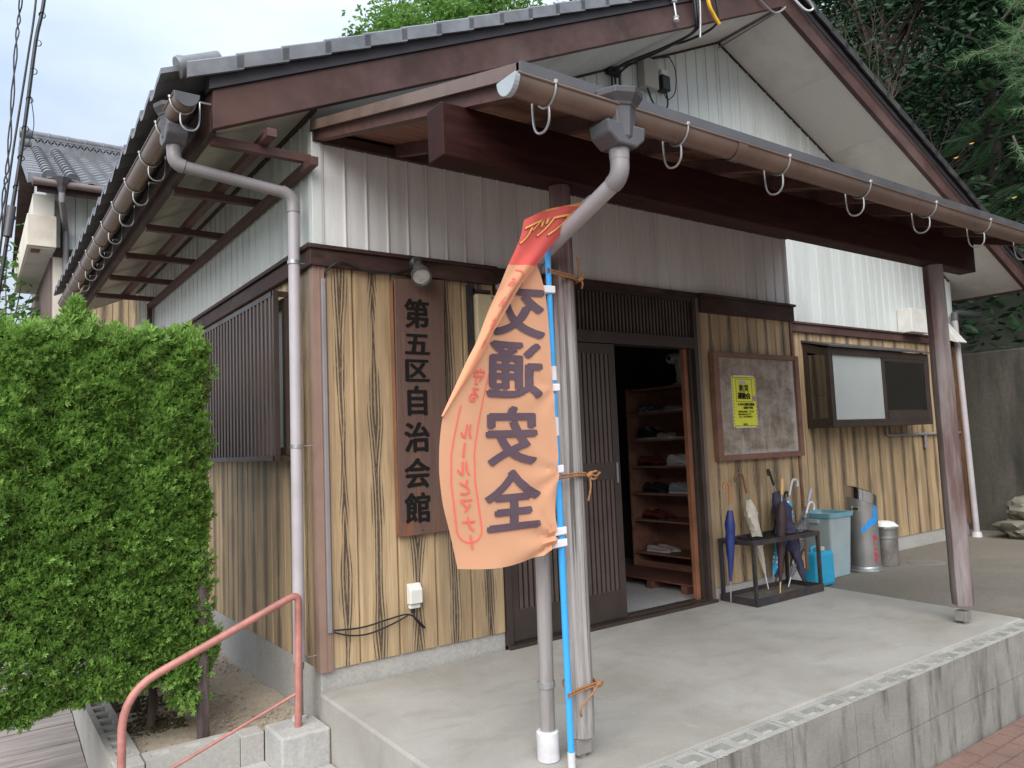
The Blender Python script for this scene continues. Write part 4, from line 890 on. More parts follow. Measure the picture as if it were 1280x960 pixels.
# spotlight
sp = thing('spotlight', (.62, -.05, 2.30), 'grey outdoor spotlight with a round glass lens mounted above the name board', 'lamp')
MB().lathe([(.034, 0), (.034, .035), (.028, .04)], (.60, -.036, 2.345), 16, (0, -1, 0)).build('mount', M['spot'], sp, smooth=True)
MB().tube([(.60, -.07, 2.345), (.605, -.10, 2.33), (.61, -.105, 2.30)], .012, 8).build('arm', M['steel_dark'], sp, smooth=True)
ax = Vector((-.22, -.68, -.70)).normalized()
hd = MB().lathe([(.020, -.075), (.032, -.07), (.036, -.02), (.044, .005), (.058, .03), (.060, .075), (.055, .075), (.048, .055)], (.60, -.10, 2.285), 24, ax, cap=False).build('housing', M['spot'], sp, smooth=True)
MB().lathe([(.0, .058), (.05, .060), (.05, .064), (.0, .066)], (.60, -.10, 2.285), 24, ax).build('lens', M['glasslens'], hd, smooth=True)
MB().lathe([(.02, -.08), (.0, -.078)], (.60, -.10, 2.285), 16, ax).build('cap', M['spot'], sp)
tag(MB().tube(spline([(.052, -.008, 2.195), (.055, -.022, 2.24), (.10, -.052, 2.285), (.16, -.048, 2.30), (.30, -.046, 2.262), (.45, -.046, 2.268), (.53, -.046, 2.295), (.58, -.06, 2.318)], 6), .0065, 6).build('lamp_cable', M['black'], smooth=True), 'black cable running along the brown belt to the spotlight', 'cable')
tag(MB().box(.028, .050, -.032, -.012, .30, 2.20).build('wall_conduit', M['pipe'], bevel=.003), 'narrow grey cable conduit down the wall beside the corner post', 'conduit')
# old lamp / bracket behind the banner
lp = thing('wall_box', (1.05, -.03, 1.76), 'cream rectangular box on a dark angle bracket half hidden behind the banner', 'wall box')
MB().box(.975, .995, -.045, -.004, 1.70, 2.25).box(.96, 1.01, -.05, -.045, 2.20, 2.26).box(.96, 1.05, -.05, -.004, 1.735, 1.755).box(.995, 1.13, -.05, -.02, 2.205, 2.225).build('bracket', M['steel_dark'], lp)
MB().box(1.01, 1.16, -.07, -.006, 1.80, 2.195).build('box', M['canvas_tan'], lp, bevel=.012)
MB().lathe([(.012, 0), (.009, .006)], (1.125, -.07, 2.17), 10, (0, -1, 0)).build('screw', M['stainless'], lp)
# outlet and hanging cable
ol = thing('outdoor_socket', (.545, -.02, .36), 'small white weatherproof power socket low on the wall under the name board', 'socket')
MB().prism([(-.004, .375), (-.055, .38), (-.055, .455), (-.03, .49), (-.004, .49)], 'x', .505, .582).build('cover', M['white_pl'], ol, bevel=.005)
MB().box(.512, .576, -.035, -.004, .352, .374).build('base_lip', M['white_pl'], ol, bevel=.003)
MB().box(.525, .545, -.030, -.01, .325, .355).build('plug', M['black'], ol, bevel=.003)
cb = MB()
cb.tube(spline([(.535, -.025, .335), (.538, -.03, .30), (.575, -.035, .25), (.600, -.03, .235), (.575, -.03, .265), (.50, -.035, .325), (.38, -.03, .318), (.22, -.03, .300), (.06, -.026, .310)], 8), .0048, 6)
cb.tube(spline([(.50, -.04, .325), (.40, -.035, .290), (.26, -.035, .262), (.15, -.035, .270), (.06, -.028, .300)], 8), .0048, 6)
tag(cb.build('power_cable', M['black'], smooth=True), 'black power cable looped from the white socket to the corner conduit', 'cable')

# ---- banner pole
pole = thing('banner_pole', (.43, -1.54, -.03), 'sky blue banner pole leaning on the left porch post', 'pole')
pb, pt = Vector((.418, -1.530, -.025)), Vector((.366, -1.585, 2.08))
PP = lambda t: pb.lerp(pt, t)
MB().tube([PP(.02), PP(.52)], .0135, 14).build('lower_tube', M['pole_blue'], pole, smooth=True)
MB().tube([PP(.52), PP(1)], .0115, 14).build('upper_tube', M['pole_blue'], pole, smooth=True)
MB().tube([PP(0), PP(.03)], .0155, 14).build('foot_cap', M['white_cap'], pole, smooth=True)
MB().tube([PP(.725), PP(.752)], .0155, 14).build('joint_collar', M['white_cap'], pole, smooth=True)
MB().tube([PP(.62), PP(.655)], .0137, 14).build('paper_label', M['white_cap'], pole, smooth=True)
rod_e = Vector((.555, -1.655, 2.262))
MB().tube([PP(1), (.40, -1.60, 2.135), (.47, -1.63, 2.19), rod_e], .010, 10).build('cross_rod', M['white_cap'], pole, smooth=True)
# ---- banner: one cloth, main panel (seen from its back) and the strip that twists to the front above
# rows from top to bottom: world z, fold-edge x, pole-edge x ; plane y close to -1.60
ban = thing('banner', (.1, -1.6, .81), 'orange road safety banner twisted by the wind with dark purple characters seen in reverse', 'banner')
def interp(tab, z):
    for (z1, a), (z0, b) in zip(tab[:-1], tab[1:]):
        if z <= z1 and z >= z0:
            t = (z1 - z) / (z1 - z0); t = t; return a + (b - a) * t
    return tab[0][1] if z > tab[0][0] else tab[-1][1]
fold = [(2.00, .215), (1.93, .165), (1.84, .110), (1.74, .055), (1.64, -.008), (1.56, -.058), (1.445, -.122), (1.36, -.164), (1.26, -.176), (1.16, -.176), (1.05, -.160), (.95, -.130), (.87, -.110), (.80, -.095)]
pedge = [(2.00, .262), (1.967, .286), (1.899, .314), (1.829, .330), (1.739, .337), (1.60, .344), (1.50, .350), (1.40, .352), (1.25, .363), (1.14, .368), (1.05, .350), (.95, .335), (.88, .350), (.84, .338), (.80, .24)]
def sm_(tab, z): return (interp(tab, z + .03) + 2 * interp(tab, z) + interp(tab, z - .03)) / 4
def BZb(u): return .80 + .03 * math.sin(u * PI) * -.6 + .025 * u       # hem line
def panel(u, v):
    """u 0 fold edge .. 1 pole edge, v 0 bottom .. 1 top"""
    zb_ = .815 + .012 * u - .018 * math.sin(PI * u); z = zb_ + (2.0 - zb_) * v
    xl, xr = sm_(fold, z), sm_(pedge, z); x = xl + (xr - xl) * u
    y = -1.60 + .018 * math.sin(u * 5.2 + z * 3) * (1 - u * .5) + .02 * (1 - u) * math.sin(z * 2.1)
    d1 = math.hypot((1 - u) * .5, z - 1.14); y += .009 * math.exp(-d1 * 9) * math.sin(math.atan2(z - 1.14, (1 - u) * .5 + .01) * 7)
    d2 = math.hypot((1 - u) * .5, z - .88); y += .016 * math.exp(-d2 * 7) * math.sin(math.atan2(z - .88, (1 - u) * .5 + .01) * 8)
    d3 = math.hypot((1 - u) * .5, z - 1.47); y += .008 * math.exp(-d3 * 9) * math.sin(math.atan2(z - 1.47, (1 - u) * .5 + .01) * 6)
    return Vector((x, y, z))
def gridmesh(f, nu, nv, name, m, parent):
    V = [f(i / nu, j / nv) for j in range(nv + 1) for i in range(nu + 1)]
    F = [(j * (nu + 1) + i, j * (nu + 1) + i + 1, (j + 1) * (nu + 1) + i + 1, (j + 1) * (nu + 1) + i) for j in range(nv) for i in range(nu)]
    return MB().add(V, F).build(name, M[m], parent, smooth=True, fixn=False)
gridmesh(lambda u, v: panel(u, v * .985), 34, 70, 'cloth', 'flag', ban)
# strip: free edge and fold edge, front face towards the street
sf = [(2.14, .250), (2.11, .225), (2.05, .190), (2.00, .174), (1.86, .095), (1.74, .040), (1.64, -.018), (1.56, -.072), (1.47, -.119), (1.36, -.158)]
se = [(2.235, .565), (2.18, .460), (2.11, .395), (2.05, .360), (2.00, .318), (1.92, .250), (1.80, .165), (1.70, .100), (1.60, .028), (1.50, -.045), (1.42, -.105), (1.36, -.157)]
SF = [Vector(p) for p in ((.208, -1.645, 2.115), (.181, -1.645, 2.035), (.123, -1.64, 1.926), (.079, -1.64, 1.838), (.031, -1.635, 1.744), (-.020, -1.635, 1.637), (-.064, -1.63, 1.562), (-.126, -1.62, 1.445), (-.169, -1.61, 1.36))]
SE = [Vector(p) for p in ((.492, -1.655, 2.205), (.391, -1.655, 2.087), (.249, -1.650, 1.932), (.172, -1.650, 1.846), (.108, -1.645, 1.755), (.038, -1.642, 1.657), (-.019, -1.638, 1.562), (-.103, -1.625, 1.445), (-.168, -1.611, 1.36))]
def ev_(P, t):
    S_ = spline(P, 8); k = t * (len(S_) - 1); i = min(int(k), len(S_) - 2); return S_[i].lerp(S_[i + 1], k - i)
def stripf(u, v):
    """u 0 fold .. 1 free, v 0 top .. 1 bottom"""
    p = ev_(SF, v).lerp(ev_(SE, v), u); p.y += -.012 * math.sin(PI * u) - .006 * math.sin(u * 9 + v * 7) * (1 - v); p.z += .022 * math.sin(PI * u) * max(0, 1 - v * 5); return p
so_ = lambda a, b: (lambda u, v: stripf(u, a + (b - a) * v))
gridmesh(so_(0, .245), 14, 16, 'header_cloth', 'flag_red', ban); gridmesh(so_(.245, 1), 14, 46, 'folded_cloth', 'flag', ban)
def hem(u, v):
    a_ = stripf(u, 0); b_ = Vector((.585, -1.672, 2.262)).lerp(Vector((.300, -1.65, 2.150)), 1 - u); return a_.lerp(b_ if u > .3 else a_.lerp(b_, u / .3), v)
gridmesh(hem, 12, 2, 'top_hem', 'flag_top', ban)
# printed characters
def on_panel(x, z, off=-.004):
    zb_ = .815; v = (z - zb_) / (2.0 - zb_); xl, xr = sm_(fold, z), sm_(pedge, z); u = (x - xl) / (xr - xl); p = panel(u, v)
    # correct for the hem curve so that the print stays flat in x, z
    zb2 = .815 + .012 * u - .018 * math.sin(PI * u); v = (z - zb2) / (2.0 - zb2); p = panel(u, v); p.y += off; return p
for ch, cx_, cz_, sz in (('交', .190, 1.775, .26), ('通', .165, 1.535, .262), ('安', .145, 1.285, .258), ('全', .140, 1.045, .262)):
    t = text_mb(ch, sz * 1.03, .0105, mirror=True, stretch=1.0)
    put_text(t, 'large_character', 'ink_purple', ban, lambda x, y: on_panel(min(cx_ + x + y * .03, .33), cz_ + y * .88))
small = text_mb('守る ルールとマナー', .064, .0011, pitch=.0665, mirror=True)
def colx(z): return -.083 + .080 * max(0, (z - 1.22) / .3) ** 1.25 + .030 * max(0, (1.12 - z) / .2)
put_text(small, 'small_lettering', 'ink_red', ban, lambda x, y: on_panel(colx(1.505 + y) + x * .9, 1.505 + y))
# rounded outline round the small lettering
def outline():
    mb = MB(); pts = []
    zt, zb_ = 1.56, .905; hw = .048
    right = [(hw, zt - (zt - zb_ - hw) * k / 40) for k in range(41)]; arc = [(hw * math.cos(a_), zb_ + hw - hw * math.sin(a_)) for a_ in [PI * k / 14 for k in range(1, 14)]]; left = [(-hw, zb_ + hw + (1.40 - zb_ - hw) * k / 34) for k in range(35)]
    pts = right + arc + left; w_ = .0028
    for i in range(len(pts) - 1):
        (x0, z0), (x1, z1) = pts[i], pts[i + 1]; d = Vector((x1 - x0, z1 - z0)).normalized(); n_ = Vector((-d.y, d.x)) * w_
        q = [(x0 + n_.x, z0 + n_.y), (x1 + n_.x, z1 + n_.y), (x1 - n_.x, z1 - n_.y), (x0 - n_.x, z0 - n_.y)]
        mb.add([on_panel(colx(z) + x, z, -.003) for x, z in q], [(0, 1, 2, 3)])
    return mb
outline().build('printed_outline', M['ink_red'], ban, fixn=False)
def on_strip(u, v, off=-.004): p = stripf(u, v); p.y += off; return p
hdr = text_mb('アップ', 1.0, .045, vertical=False, pitch=.8); put_text(hdr, 'header_edge', 'ink_purple', ban, lambda x, y: on_strip(.17 + x * .37 + y * .05, .105 - y * .115 - x * .012, -.003))
hdr2 = text_mb('アップ', 1.0, .022, vertical=False, pitch=.8); put_text(hdr2, 'header_lettering', 'ink_orange', ban, lambda x, y: on_strip(.17 + x * .37 + y * .05, .105 - y * .115 - x * .012, -.0055))
st = text_mb('みんなで', .050, .0012, pitch=.085); 
def along(x, y):
    v = .345 - y * 1.25; return on_strip(.42 + x * 5.2 + max(0, v - .5) * .4, min(.97, max(0, v)))
put_text(st, 'small_lettering', 'ink_red', ban, along)
ol2 = MB()
for i in range(26):
    def e_(k, s): v = .315 + k / 26 * .48; return on_strip(.72 + s * .02 - .0 * k, v)
    ol2.add([e_(i, -1), e_(i + 1, -1), e_(i + 1, 1), e_(i, 1)], [(0, 1, 2, 3)])
for i in range(10):
    def e2(k, s): a_ = PI * .5 * k / 10 ; return on_strip(.30 + (.42 + s * .02) * math.sin(a_), .315 - (.045 + s * .003) * math.cos(a_) * 1.0 + .0)
    ol2.add([e2(i, -1), e2(i + 1, -1), e2(i + 1, 1), e2(i, 1)], [(0, 1, 2, 3)])
ol2.build('printed_outline', M['ink_red'], ban, fixn=False)
for z in (1.865, 1.47, 1.145, .90, .853):
    t = (z + .02) / 2.12; p = PP(t); x0 = sm_(pedge, z) - .012
    MB().hexa([(x0, p.y - .020, z - .016), (p.x + .018, p.y - .019, z - .012), (p.x + .018, p.y + .017, z - .012), (x0, p.y + .010, z - .016), (x0, p.y - .020, z + .014), (p.x + .018, p.y - .019, z + .018), (p.x + .018, p.y + .017, z + .018), (x0, p.y + .010, z + .014)]).build('tab', M['tie_white'], ban, bevel=.004)
for k, (x, z, r) in enumerate(((.56, 2.243, .016), (.50, 2.195, .013), (.47, 2.145, .012))): MB().tube([(x - .02, -1.672, z - .012), (x + .02, -1.672, z + .010)], r, 8).build('tab', M['tie_white'], ban, smooth=True)

# ---- ropes
def rope(z, knot, tails, label, loose=0):
    mb = MB(); c = Vector((.535, -1.46, z))
    pz_ = PP((z + .02) / 2.12)
    for j in range(2):
        pts = []
        for k in range(33):
            a = 2 * PI * k / 32 + .4; rx, ry = .068, .068
            p = Vector((c.x + rx * math.cos(a), c.y + ry * math.sin(a), z + .010 * (j - .5) + .004 * math.sin(a * 3)))
            # stretch the loop on the side of the pole so that it passes round it
            f = max(0, math.cos(a - math.atan2(pz_.y - c.y, pz_.x - c.x))); p = p.lerp(Vector((pz_.x - .014, pz_.y - .016, z + .01 * (j - .5))), f ** 3)
            pts.append(p)
        mb.tube(pts, .0048, 6)
    kx = Vector((c.x + knot[0], c.y + knot[1], z + knot[2]))
    mb.tube([kx + Vector((-.012, 0, -.008)), kx + Vector((.0, -.008, .0)), kx + Vector((.014, 0, .006))], [.008, .012, .008], 8)
    for tl_ in tails: mb.tube(spline([kx] + [kx + Vector(p) for p in tl_], 5), .0042, 6)
    return tag(mb.build('straw_rope', M['rope'], smooth=True), label, 'rope', 'ropes tying the pole to the post')
rope(1.945, (.055, -.06, 0), [[(.005, -.01, -.02), (.008, 0, -.04)], [(-.01, -.01, .06), (-.012, 0, .10)], [(.02, 0, .025), (.03, 0, .035)]], 'straw rope knotted near the top of the left post', 0)
rope(1.115, (.055, -.06, 0), [[(.03, -.01, .012), (.045, 0, -.01), (.01, -.01, -.022), (0, 0, -.005)], [(-.002, -.008, -.05), (-.012, 0, -.11)], [(.03, -.01, -.008), (.06, 0, .004)]], 'straw rope with a looped bow tied halfway up the left post')
rope(.262, (.05, -.06, 0), [[(-.06, -.02, -.03), (-.12, -.03, -.06), (-.115, -.02, -.10)], [(.012, -.01, .012), (.018, 0, -.008)]], 'thin straw string tied round the foot of the left post and pole')

# ---- bulletin board and poster
bb = thing('bulletin_board', (3.78, -.03, 1.06), 'weathered wooden bulletin board with a stained grey-brown panel right of the entrance', 'notice board')
MB().box(3.26, 4.325, -.030, -.012, 1.09, 1.90).build('panel', M['boardface'], bb)
for a_ in ((3.225, 3.285, 1.06, 1.925), (4.298, 4.352, 1.06, 1.925)): MB().box(a_[0], a_[1], -.055, -.005, a_[2], a_[3]).build('frame_side', M['brownwood'], bb, bevel=.004)
MB().box(3.286, 4.297, -.053, -.005, 1.885, 1.925).build('frame_top', M['brownwood'], bb, bevel=.004); MB().box(3.286, 4.297, -.055, -.005, 1.06, 1.105).build('frame_bottom', M['brownwood'], bb, bevel=.004)
po = thing('poster', (3.60, -.035, 1.31), 'bright yellow event poster pinned on the bulletin board', 'poster')
px0, px1, pz0, pz1 = 3.445, 3.755, 1.315, 1.742
MB().box(px0, px1, -.0345, -.0315, pz0, pz1).build('paper', M['white_pl'], po); MB().box(px0 + .006, px1 - .006, -.0362, -.0348, pz0 + .008, pz1 - .008).build('yellow_print', M['brightsign'], po)
dsh = MB()
for k in range(15):
    z = pz0 + .03 + k * .0262; dsh.box(px0 + .010, px0 + .014, -.0376, -.0366, z, z + .012).box(px1 - .014, px1 - .010, -.0376, -.0366, z, z + .012)
for k in range(14):
    x = px0 + .02 + k * .0198; dsh.box(x, x + .012, -.0376, -.0366, pz1 - .020, pz1 - .015).box(x, x + .012, -.0376, -.0366, pz0 + .015, pz0 + .020)
for a_ in ((px0 + .05, px0 + .053, 1.53, 1.71), (px1 - .056, px1 - .053, 1.53, 1.71)): dsh.box(a_[0], a_[1], -.0372, -.0366, a_[2], a_[3])
for a_ in ((px0 + .05, px1 - .053, 1.527, 1.530), (px0 + .05, px1 - .053, 1.71, 1.713)): dsh.box(a_[0], a_[1], -.0372, -.0366, a_[2], a_[3])
dsh.build('dashed_border', M['paint_black'], po)
def ptext(s, size, x, z, m, bold=.001, pitch=None): put_text(text_mb(s, size, bold, vertical=False, pitch=pitch or size), 'printed_words', m, po, lambda a, b: (x + a, -.0385, z + b))
ptext('地域の', .034, 3.545, 1.685, 'white_cap'); ptext('防災', .060, 3.567, 1.638, 'paint_black', .0022); ptext('災', .058, 3.628, 1.6385, 'ink_red', .0005) if False else None
ptext('運動会', .058, 3.538, 1.575, 'paint_black', .0024, .054)
MB().lathe([(0, 0), (.024, .0006)], (3.724, -.0365, 1.555), 14, (0, -1, 0)).build('printed_badge', M['pink'], po)
ptext('十月の日曜日開催', .026, 3.515, 1.505, 'paint_black', .0008, .027); ptext('会場小学校', .024, 3.585, 1.478, 'paint_black', .0008, .025)
ptext('参加者を募集しています', .018, 3.515, 1.447, 'paint_black', .0003, .0185); ptext('雨天の時は中止です', .018, 3.515, 1.425, 'paint_black', .0003, .0185); ptext('くわしくは区の役員まで', .016, 3.515, 1.405, 'paint_black', .0003, .0170)
ptext('自治会', .018, 3.57, 1.345, 'paint_black', .0003, .019)
for x, z in ((px0 + .01, pz1 - .006), (px1 - .01, pz1 - .006), (px0 + .012, pz0 + .008), (px1 - .012, pz0 + .01)): MB().lathe([(.007, 0), (.005, .006)], (x, -.036, z), 8, (0, -1, 0)).build('pin', M['redtext'], po)

# ---- umbrella stand
us = thing('umbrella_stand', (3.62, -.18, 0), 'black angle-iron umbrella rack standing on the porch floor by the entrance', 'umbrella stand')
X0, X1, Y0, Y1, ZT = 3.20, 4.02, -.33, -.03, .455
def zf(y): return .0196 * y
for x, y in ((X0, Y0), (X1, Y0), (X0, Y1), (X1, Y1)): MB().box(x - .012, x + .012, y - .012, y + .012, zf(y), ZT - .02).build('leg', M['steel_dark'], us)
for a_ in ((X0, Y0, X1, Y0), (X0, Y1, X1, Y1), (X0, Y0, X0, Y1), (X1, Y0, X1, Y1)):
    d = .014 if a_[0] == a_[2] else -.014
    MB().box(min(a_[0], a_[2]) - .014, max(a_[0], a_[2]) + .014, min(a_[1], a_[3]) + d, max(a_[1], a_[3]) - d, ZT - .0195, ZT + .014).build('top_rail', M['steel_dark'], us) if a_[0] != a_[2] else MB().box(a_[0] - .013, a_[0] + .013, a_[1] + .0145, a_[3] - .0145, ZT - .019, ZT + .0135).build('top_rail', M['steel_dark'], us)
MB().box(X0 - .015, X1 + .015, Y0 - .016, Y0 - .0125, zf(Y0), .055).box(X0 - .015, X1 + .015, Y1 + .0125, Y1 + .016, 0, .05).box(X0 - .016, X0 - .0125, Y0, Y1, -.002, .052).box(X1 + .0125, X1 + .016, Y0, Y1, -.002, .052).build('base_rail', M['steel_dark'], us)
MB().box(X0 - .012, X1 + .012, Y0 - .012, Y1 + .012, .012, .017).build('drip_tray', M['trayc'], us)
gr_ = MB()
for k in range(1, 8): gr_.box(X0 + k * .1025 - .003, X0 + k * .1025 + .003, Y0 + .015, Y1 - .015, ZT - .012, ZT + .008)
for k in range(1, 3): gr_.box(X0 + .015, X1 - .015, Y0 + k * .1 - .003, Y0 + k * .1 + .003, ZT - .011, ZT + .007)
gr_.build('grid', M['black'], us)
# ---- umbrellas
def umbrella(tip, top, cols, label, r=.03, fluff=1.0, hook=(1, 0), straight=False, cov=(.16, .80), hr=.032, tipc='galv', hookm=None, rip=5, ferr=.0):
    """tip and top of the shaft (before the handle bends)"""
    a_, b_ = Vector(tip), Vector(top); L_ = (b_ - a_).length; d = (b_ - a_) / L_
    u = thing('umbrella', a_, label, 'umbrella', 'umbrellas in the rack')
    MB().tube([a_, a_ + d * L_ * cov[0]], [.004, .006], 8).build('tip', M[tipc], u, smooth=True)
    n = 10; prof = []
    for k in range(n + 1):
        t = k / n; rr = r * (.22 + .78 * math.sin(min(1, t * 1.25) * PI / 2)) * (1 if t < .82 else 1 - (t - .82) * 3.4 * .75); rr *= 1 + .13 * math.sin(t * 17) * fluff
        prof.append((max(.006, rr), L_ * (cov[0] + (cov[1] - cov[0]) * t)))
    cv = MB().lathe(prof, a_, 20, d, ripple=(.20 * fluff, rip, 30)).build('canopy', M[cols[0]], u, smooth=True)
    tb = a_ + d * L_ * (cov[0] + (cov[1] - cov[0]) * .62)
    MB().tube([tb - d * .008, tb + d * .008], r * 1.02, 16, cap=False).build('strap', M[cols[0]], cv, smooth=True)
    MB().tube([a_ + d * L_ * cov[1] * .98, b_], .0055, 8).build('shaft', M['galv'], u, smooth=True)
    hb_ = a_ + d * (L_ * (cov[1] + .06)); sd = Vector((hook[0], hook[1], 0)); sd = (sd - d * sd.dot(d)).normalized()
    if straight: MB().tube([hb_, hb_ + d * .05, b_], [.010, .013, .013], 12).build('handle', M[cols[1]], u, smooth=True)
    else:
        pts = [hb_, hb_.lerp(b_, .5), b_]; c = b_ + sd * hr
        for k in range(1, 10):
            an = PI * 1.08 * k / 9; pts.append(c - sd * hr * math.cos(an) + d * hr * 1.15 * math.sin(an))
        MB().tube(pts, [.0095] * 3 + [.0100] * 9, 12).build('handle', M[cols[1]], u, smooth=True)
    return u
umbrella((3.095, -.18, .025), (3.138, -.20, .865), ('um_blue', 'um_brown'), 'royal blue umbrella with a curved brown handle at the left end of the rack', r=.036, hook=(-1, .1), cov=(.18, .80), hr=.032, fluff=.5)
umbrella((3.66, -.10, .03), (3.405, -.12, .93), ('um_cream', 'um_brown2'), 'cream umbrella with a brown crook tilting left near the wall', r=.042, hook=(-1, .2), cov=(.14, .80), hr=.040, fluff=1.1, tipc='white_cap')
umbrella((3.640, -.22, .015), (3.735, -.24, .90), ('um_maroon', 'um_wood'), 'dark maroon umbrella with a straight pale wooden handle', r=.040, straight=True, cov=(.10, .80), fluff=.6, tipc='um_wood')
umbrella((3.99, -.22, .015), (3.735, -.13, .945), ('um_navyp', 'black'), 'loosely furled purple-navy umbrella leaning to the left with a black crook', r=.062, hook=(-1, -.4), cov=(.05, .83), fluff=1.3, hr=.028, tipc='black', rip=4)
umbrella((3.700, -.12, .12), (4.005, -.14, .85), ('um_polka', 'white_cap'), 'light blue umbrella with white polka dots and a white crook', r=.052, hook=(1, -.1), cov=(.03, .80), fluff=.8, hr=.036)
umbrella((3.775, -.08, .03), (4.00, -.07, .75), ('um_navy', 'black'), 'navy umbrella with a small black crook standing behind the others', r=.055, hook=(1, 0), cov=(.10, .86), fluff=1.1, hr=.024, tipc='black', rip=4)
umbrella((3.835, -.16, .03), (4.135, -.19, .655), ('vinyl', 'white_cap'), 'clear vinyl umbrella with a white crook leaning right at the end of the rack', r=.050, hook=(1, -.1), cov=(.12, .84), fluff=1.0, hr=.038, tipc='white_cap')
umbrella((3.95, -.09, .03), (4.30, -.12, .78), ('vinyl', 'um_greyc'), 'clear vinyl umbrella with a translucent grey straight handle', r=.035, straight=True, cov=(.12, .80), fluff=.8)

# ---- bins and cans on the yard
G0 = -.10
b = thing('plastic_bin', (5.22, .30, G0), 'square pale blue-grey plastic bin with a blue rim beside the umbrella rack', 'bin')
def frus(c, w0, d0, w1, d1, z0, z1, rnd=.15):
    def ring(w_, d_, z):
        pts = []
        for sx, sy, a0 in ((1, 1, 0), (-1, 1, PI / 2), (-1, -1, PI), (1, -1, 1.5 * PI)):
            for k in range(5):
                a = a0 + PI / 2 * k / 4; pts.append((c[0] + sx * w_ * (1 - rnd) / 2 + w_ * rnd / 2 * math.cos(a), c[1] + sy * d_ * (1 - rnd) / 2 + w_ * rnd / 2 * math.sin(a), z))
        return pts
    a_, b_ = ring(w0, d0, z0), ring(w1, d1, z1); n = 20
    return a_, b_, [(i, (i + 1) % n, (i + 1) % n + n, i + n) for i in range(n)]
a_, b_, f_ = frus((5.17, .32), .29, .27, .36, .33, G0 + .005, .47)
body = MB().add(a_ + b_, f_ + [tuple(range(19, -1, -1))])
ai, bi, fi = frus((5.17, .32), .28, .26, .34, .31, G0 + .02, .47); body.add(ai + bi, [tuple(reversed(f)) for f in fi] + [tuple(range(20))])
body.build('body', M['bucket'], b, smooth=True, fixn=False)
ra, rb, rf = frus((5.17, .32), .385, .355, .395, .365, .455, .495); rc, rd, rg = frus((5.17, .32), .34, .31, .34, .31, .455, .495)
MB().add(ra + rb, rf).add(rc + rd, [tuple(reversed(f)) for f in rg]).add(rb + rd, rf).add(rc + ra, rf).build('rim', M['bucket_rim'], b, smooth=True)
for s_ in (-1, 1): MB().box(5.17 + s_ * .180 - .02, 5.17 + s_ * .180 + .02, .27, .37, .40, .44).build('handle', M['bucket'], b, bevel=.006)
kc = thing('jerrycan', (4.62, .10, G0), 'blue plastic fuel jerrycan with a cream cap in front of the plastic bin', 'jerrycan')
MB().box(4.50, 4.77, .0, .17, G0 + .005, .205).build('body', M['kero'], kc, bevel=.03)
MB().tube(spline([(4.55, .085, .20), (4.55, .085, .235), (4.60, .085, .245), (4.64, .085, .235), (4.645, .085, .20)], 5), .012, 8).build('handle', M['kero'], kc, smooth=True)
MB().lathe([(.026, 0), (.026, .03), (.02, .035)], (4.71, .085, .20), 14).build('cap', M['canvas_tan'], kc, smooth=True)
ash = thing('ashtray_stand', (5.75, .16, G0), 'tall slant-topped stainless steel ashtray bin with red characters and blue tape', 'ashtray')
c = Vector((5.56, .17, G0)); R_ = .135
n = 28; vs = []; zz = [.04, .2, .4, .6]
for z in zz: vs += [(c.x + R_ * math.cos(2 * PI * k / n), c.y + R_ * math.sin(2 * PI * k / n), c.z + z) for k in range(n)]
vs += [(c.x + R_ * math.cos(2 * PI * k / n), c.y + R_ * math.sin(2 * PI * k / n), c.z + .765 - .055 * math.cos(2 * PI * k / n + .5)) for k in range(n)]
fs = [(i * n + k, i * n + (k + 1) % n, (i + 1) * n + (k + 1) % n, (i + 1) * n + k) for i in range(4) for k in range(n)]
MB().add(vs, fs + [tuple(range(n - 1, -1, -1))]).build('body', M['stainless'], ash, smooth=True)
tv = []
for rr, dzv in ((R_ + .003, -.10), (R_ + .004, .004), (R_ - .012, .014), (.09, .008), (.085, -.012), (0.001, -.012)):
    tv += [(c.x + rr * math.cos(2 * PI * k / n), c.y + rr * math.sin(2 * PI * k / n), c.z + .765 + dzv - .055 * (rr / R_) * math.cos(2 * PI * k / n + .5)) for k in range(n)]
tp = MB().add(tv, [(i * n + k, i * n + (k + 1) % n, (i + 1) * n + (k + 1) % n, (i + 1) * n + k) for i in range(5) for k in range(n)]).build('slanted_lid', M['chrome'], ash, smooth=True)
for k in range(5): MB().bar((c.x - .07, c.y - .06 + k * .03, c.z + .782), (c.x + .07, c.y - .06 + k * .03, c.z + .735), .006, .006).build('grate_bar', M['steel_dark'], tp)
MB().lathe([(.150, 0), (.152, .02), (.140, .03), (.140, .055), (.136, .06)], c, 28).build('foot_ring', M['galv'], ash, smooth=True)
MB().box(0, 0.001, 0, .001, 0, .001) 
cdir = Vector((-1.528 - c.x, -3.94 - c.y, 0)).normalized(); ca = math.atan2(cdir.y, cdir.x)
def on_cyl(x, z, off=.0015): a = ca + x / R_; return (c.x + (R_ + off) * math.cos(a), c.y + (R_ + off) * math.sin(a), z)
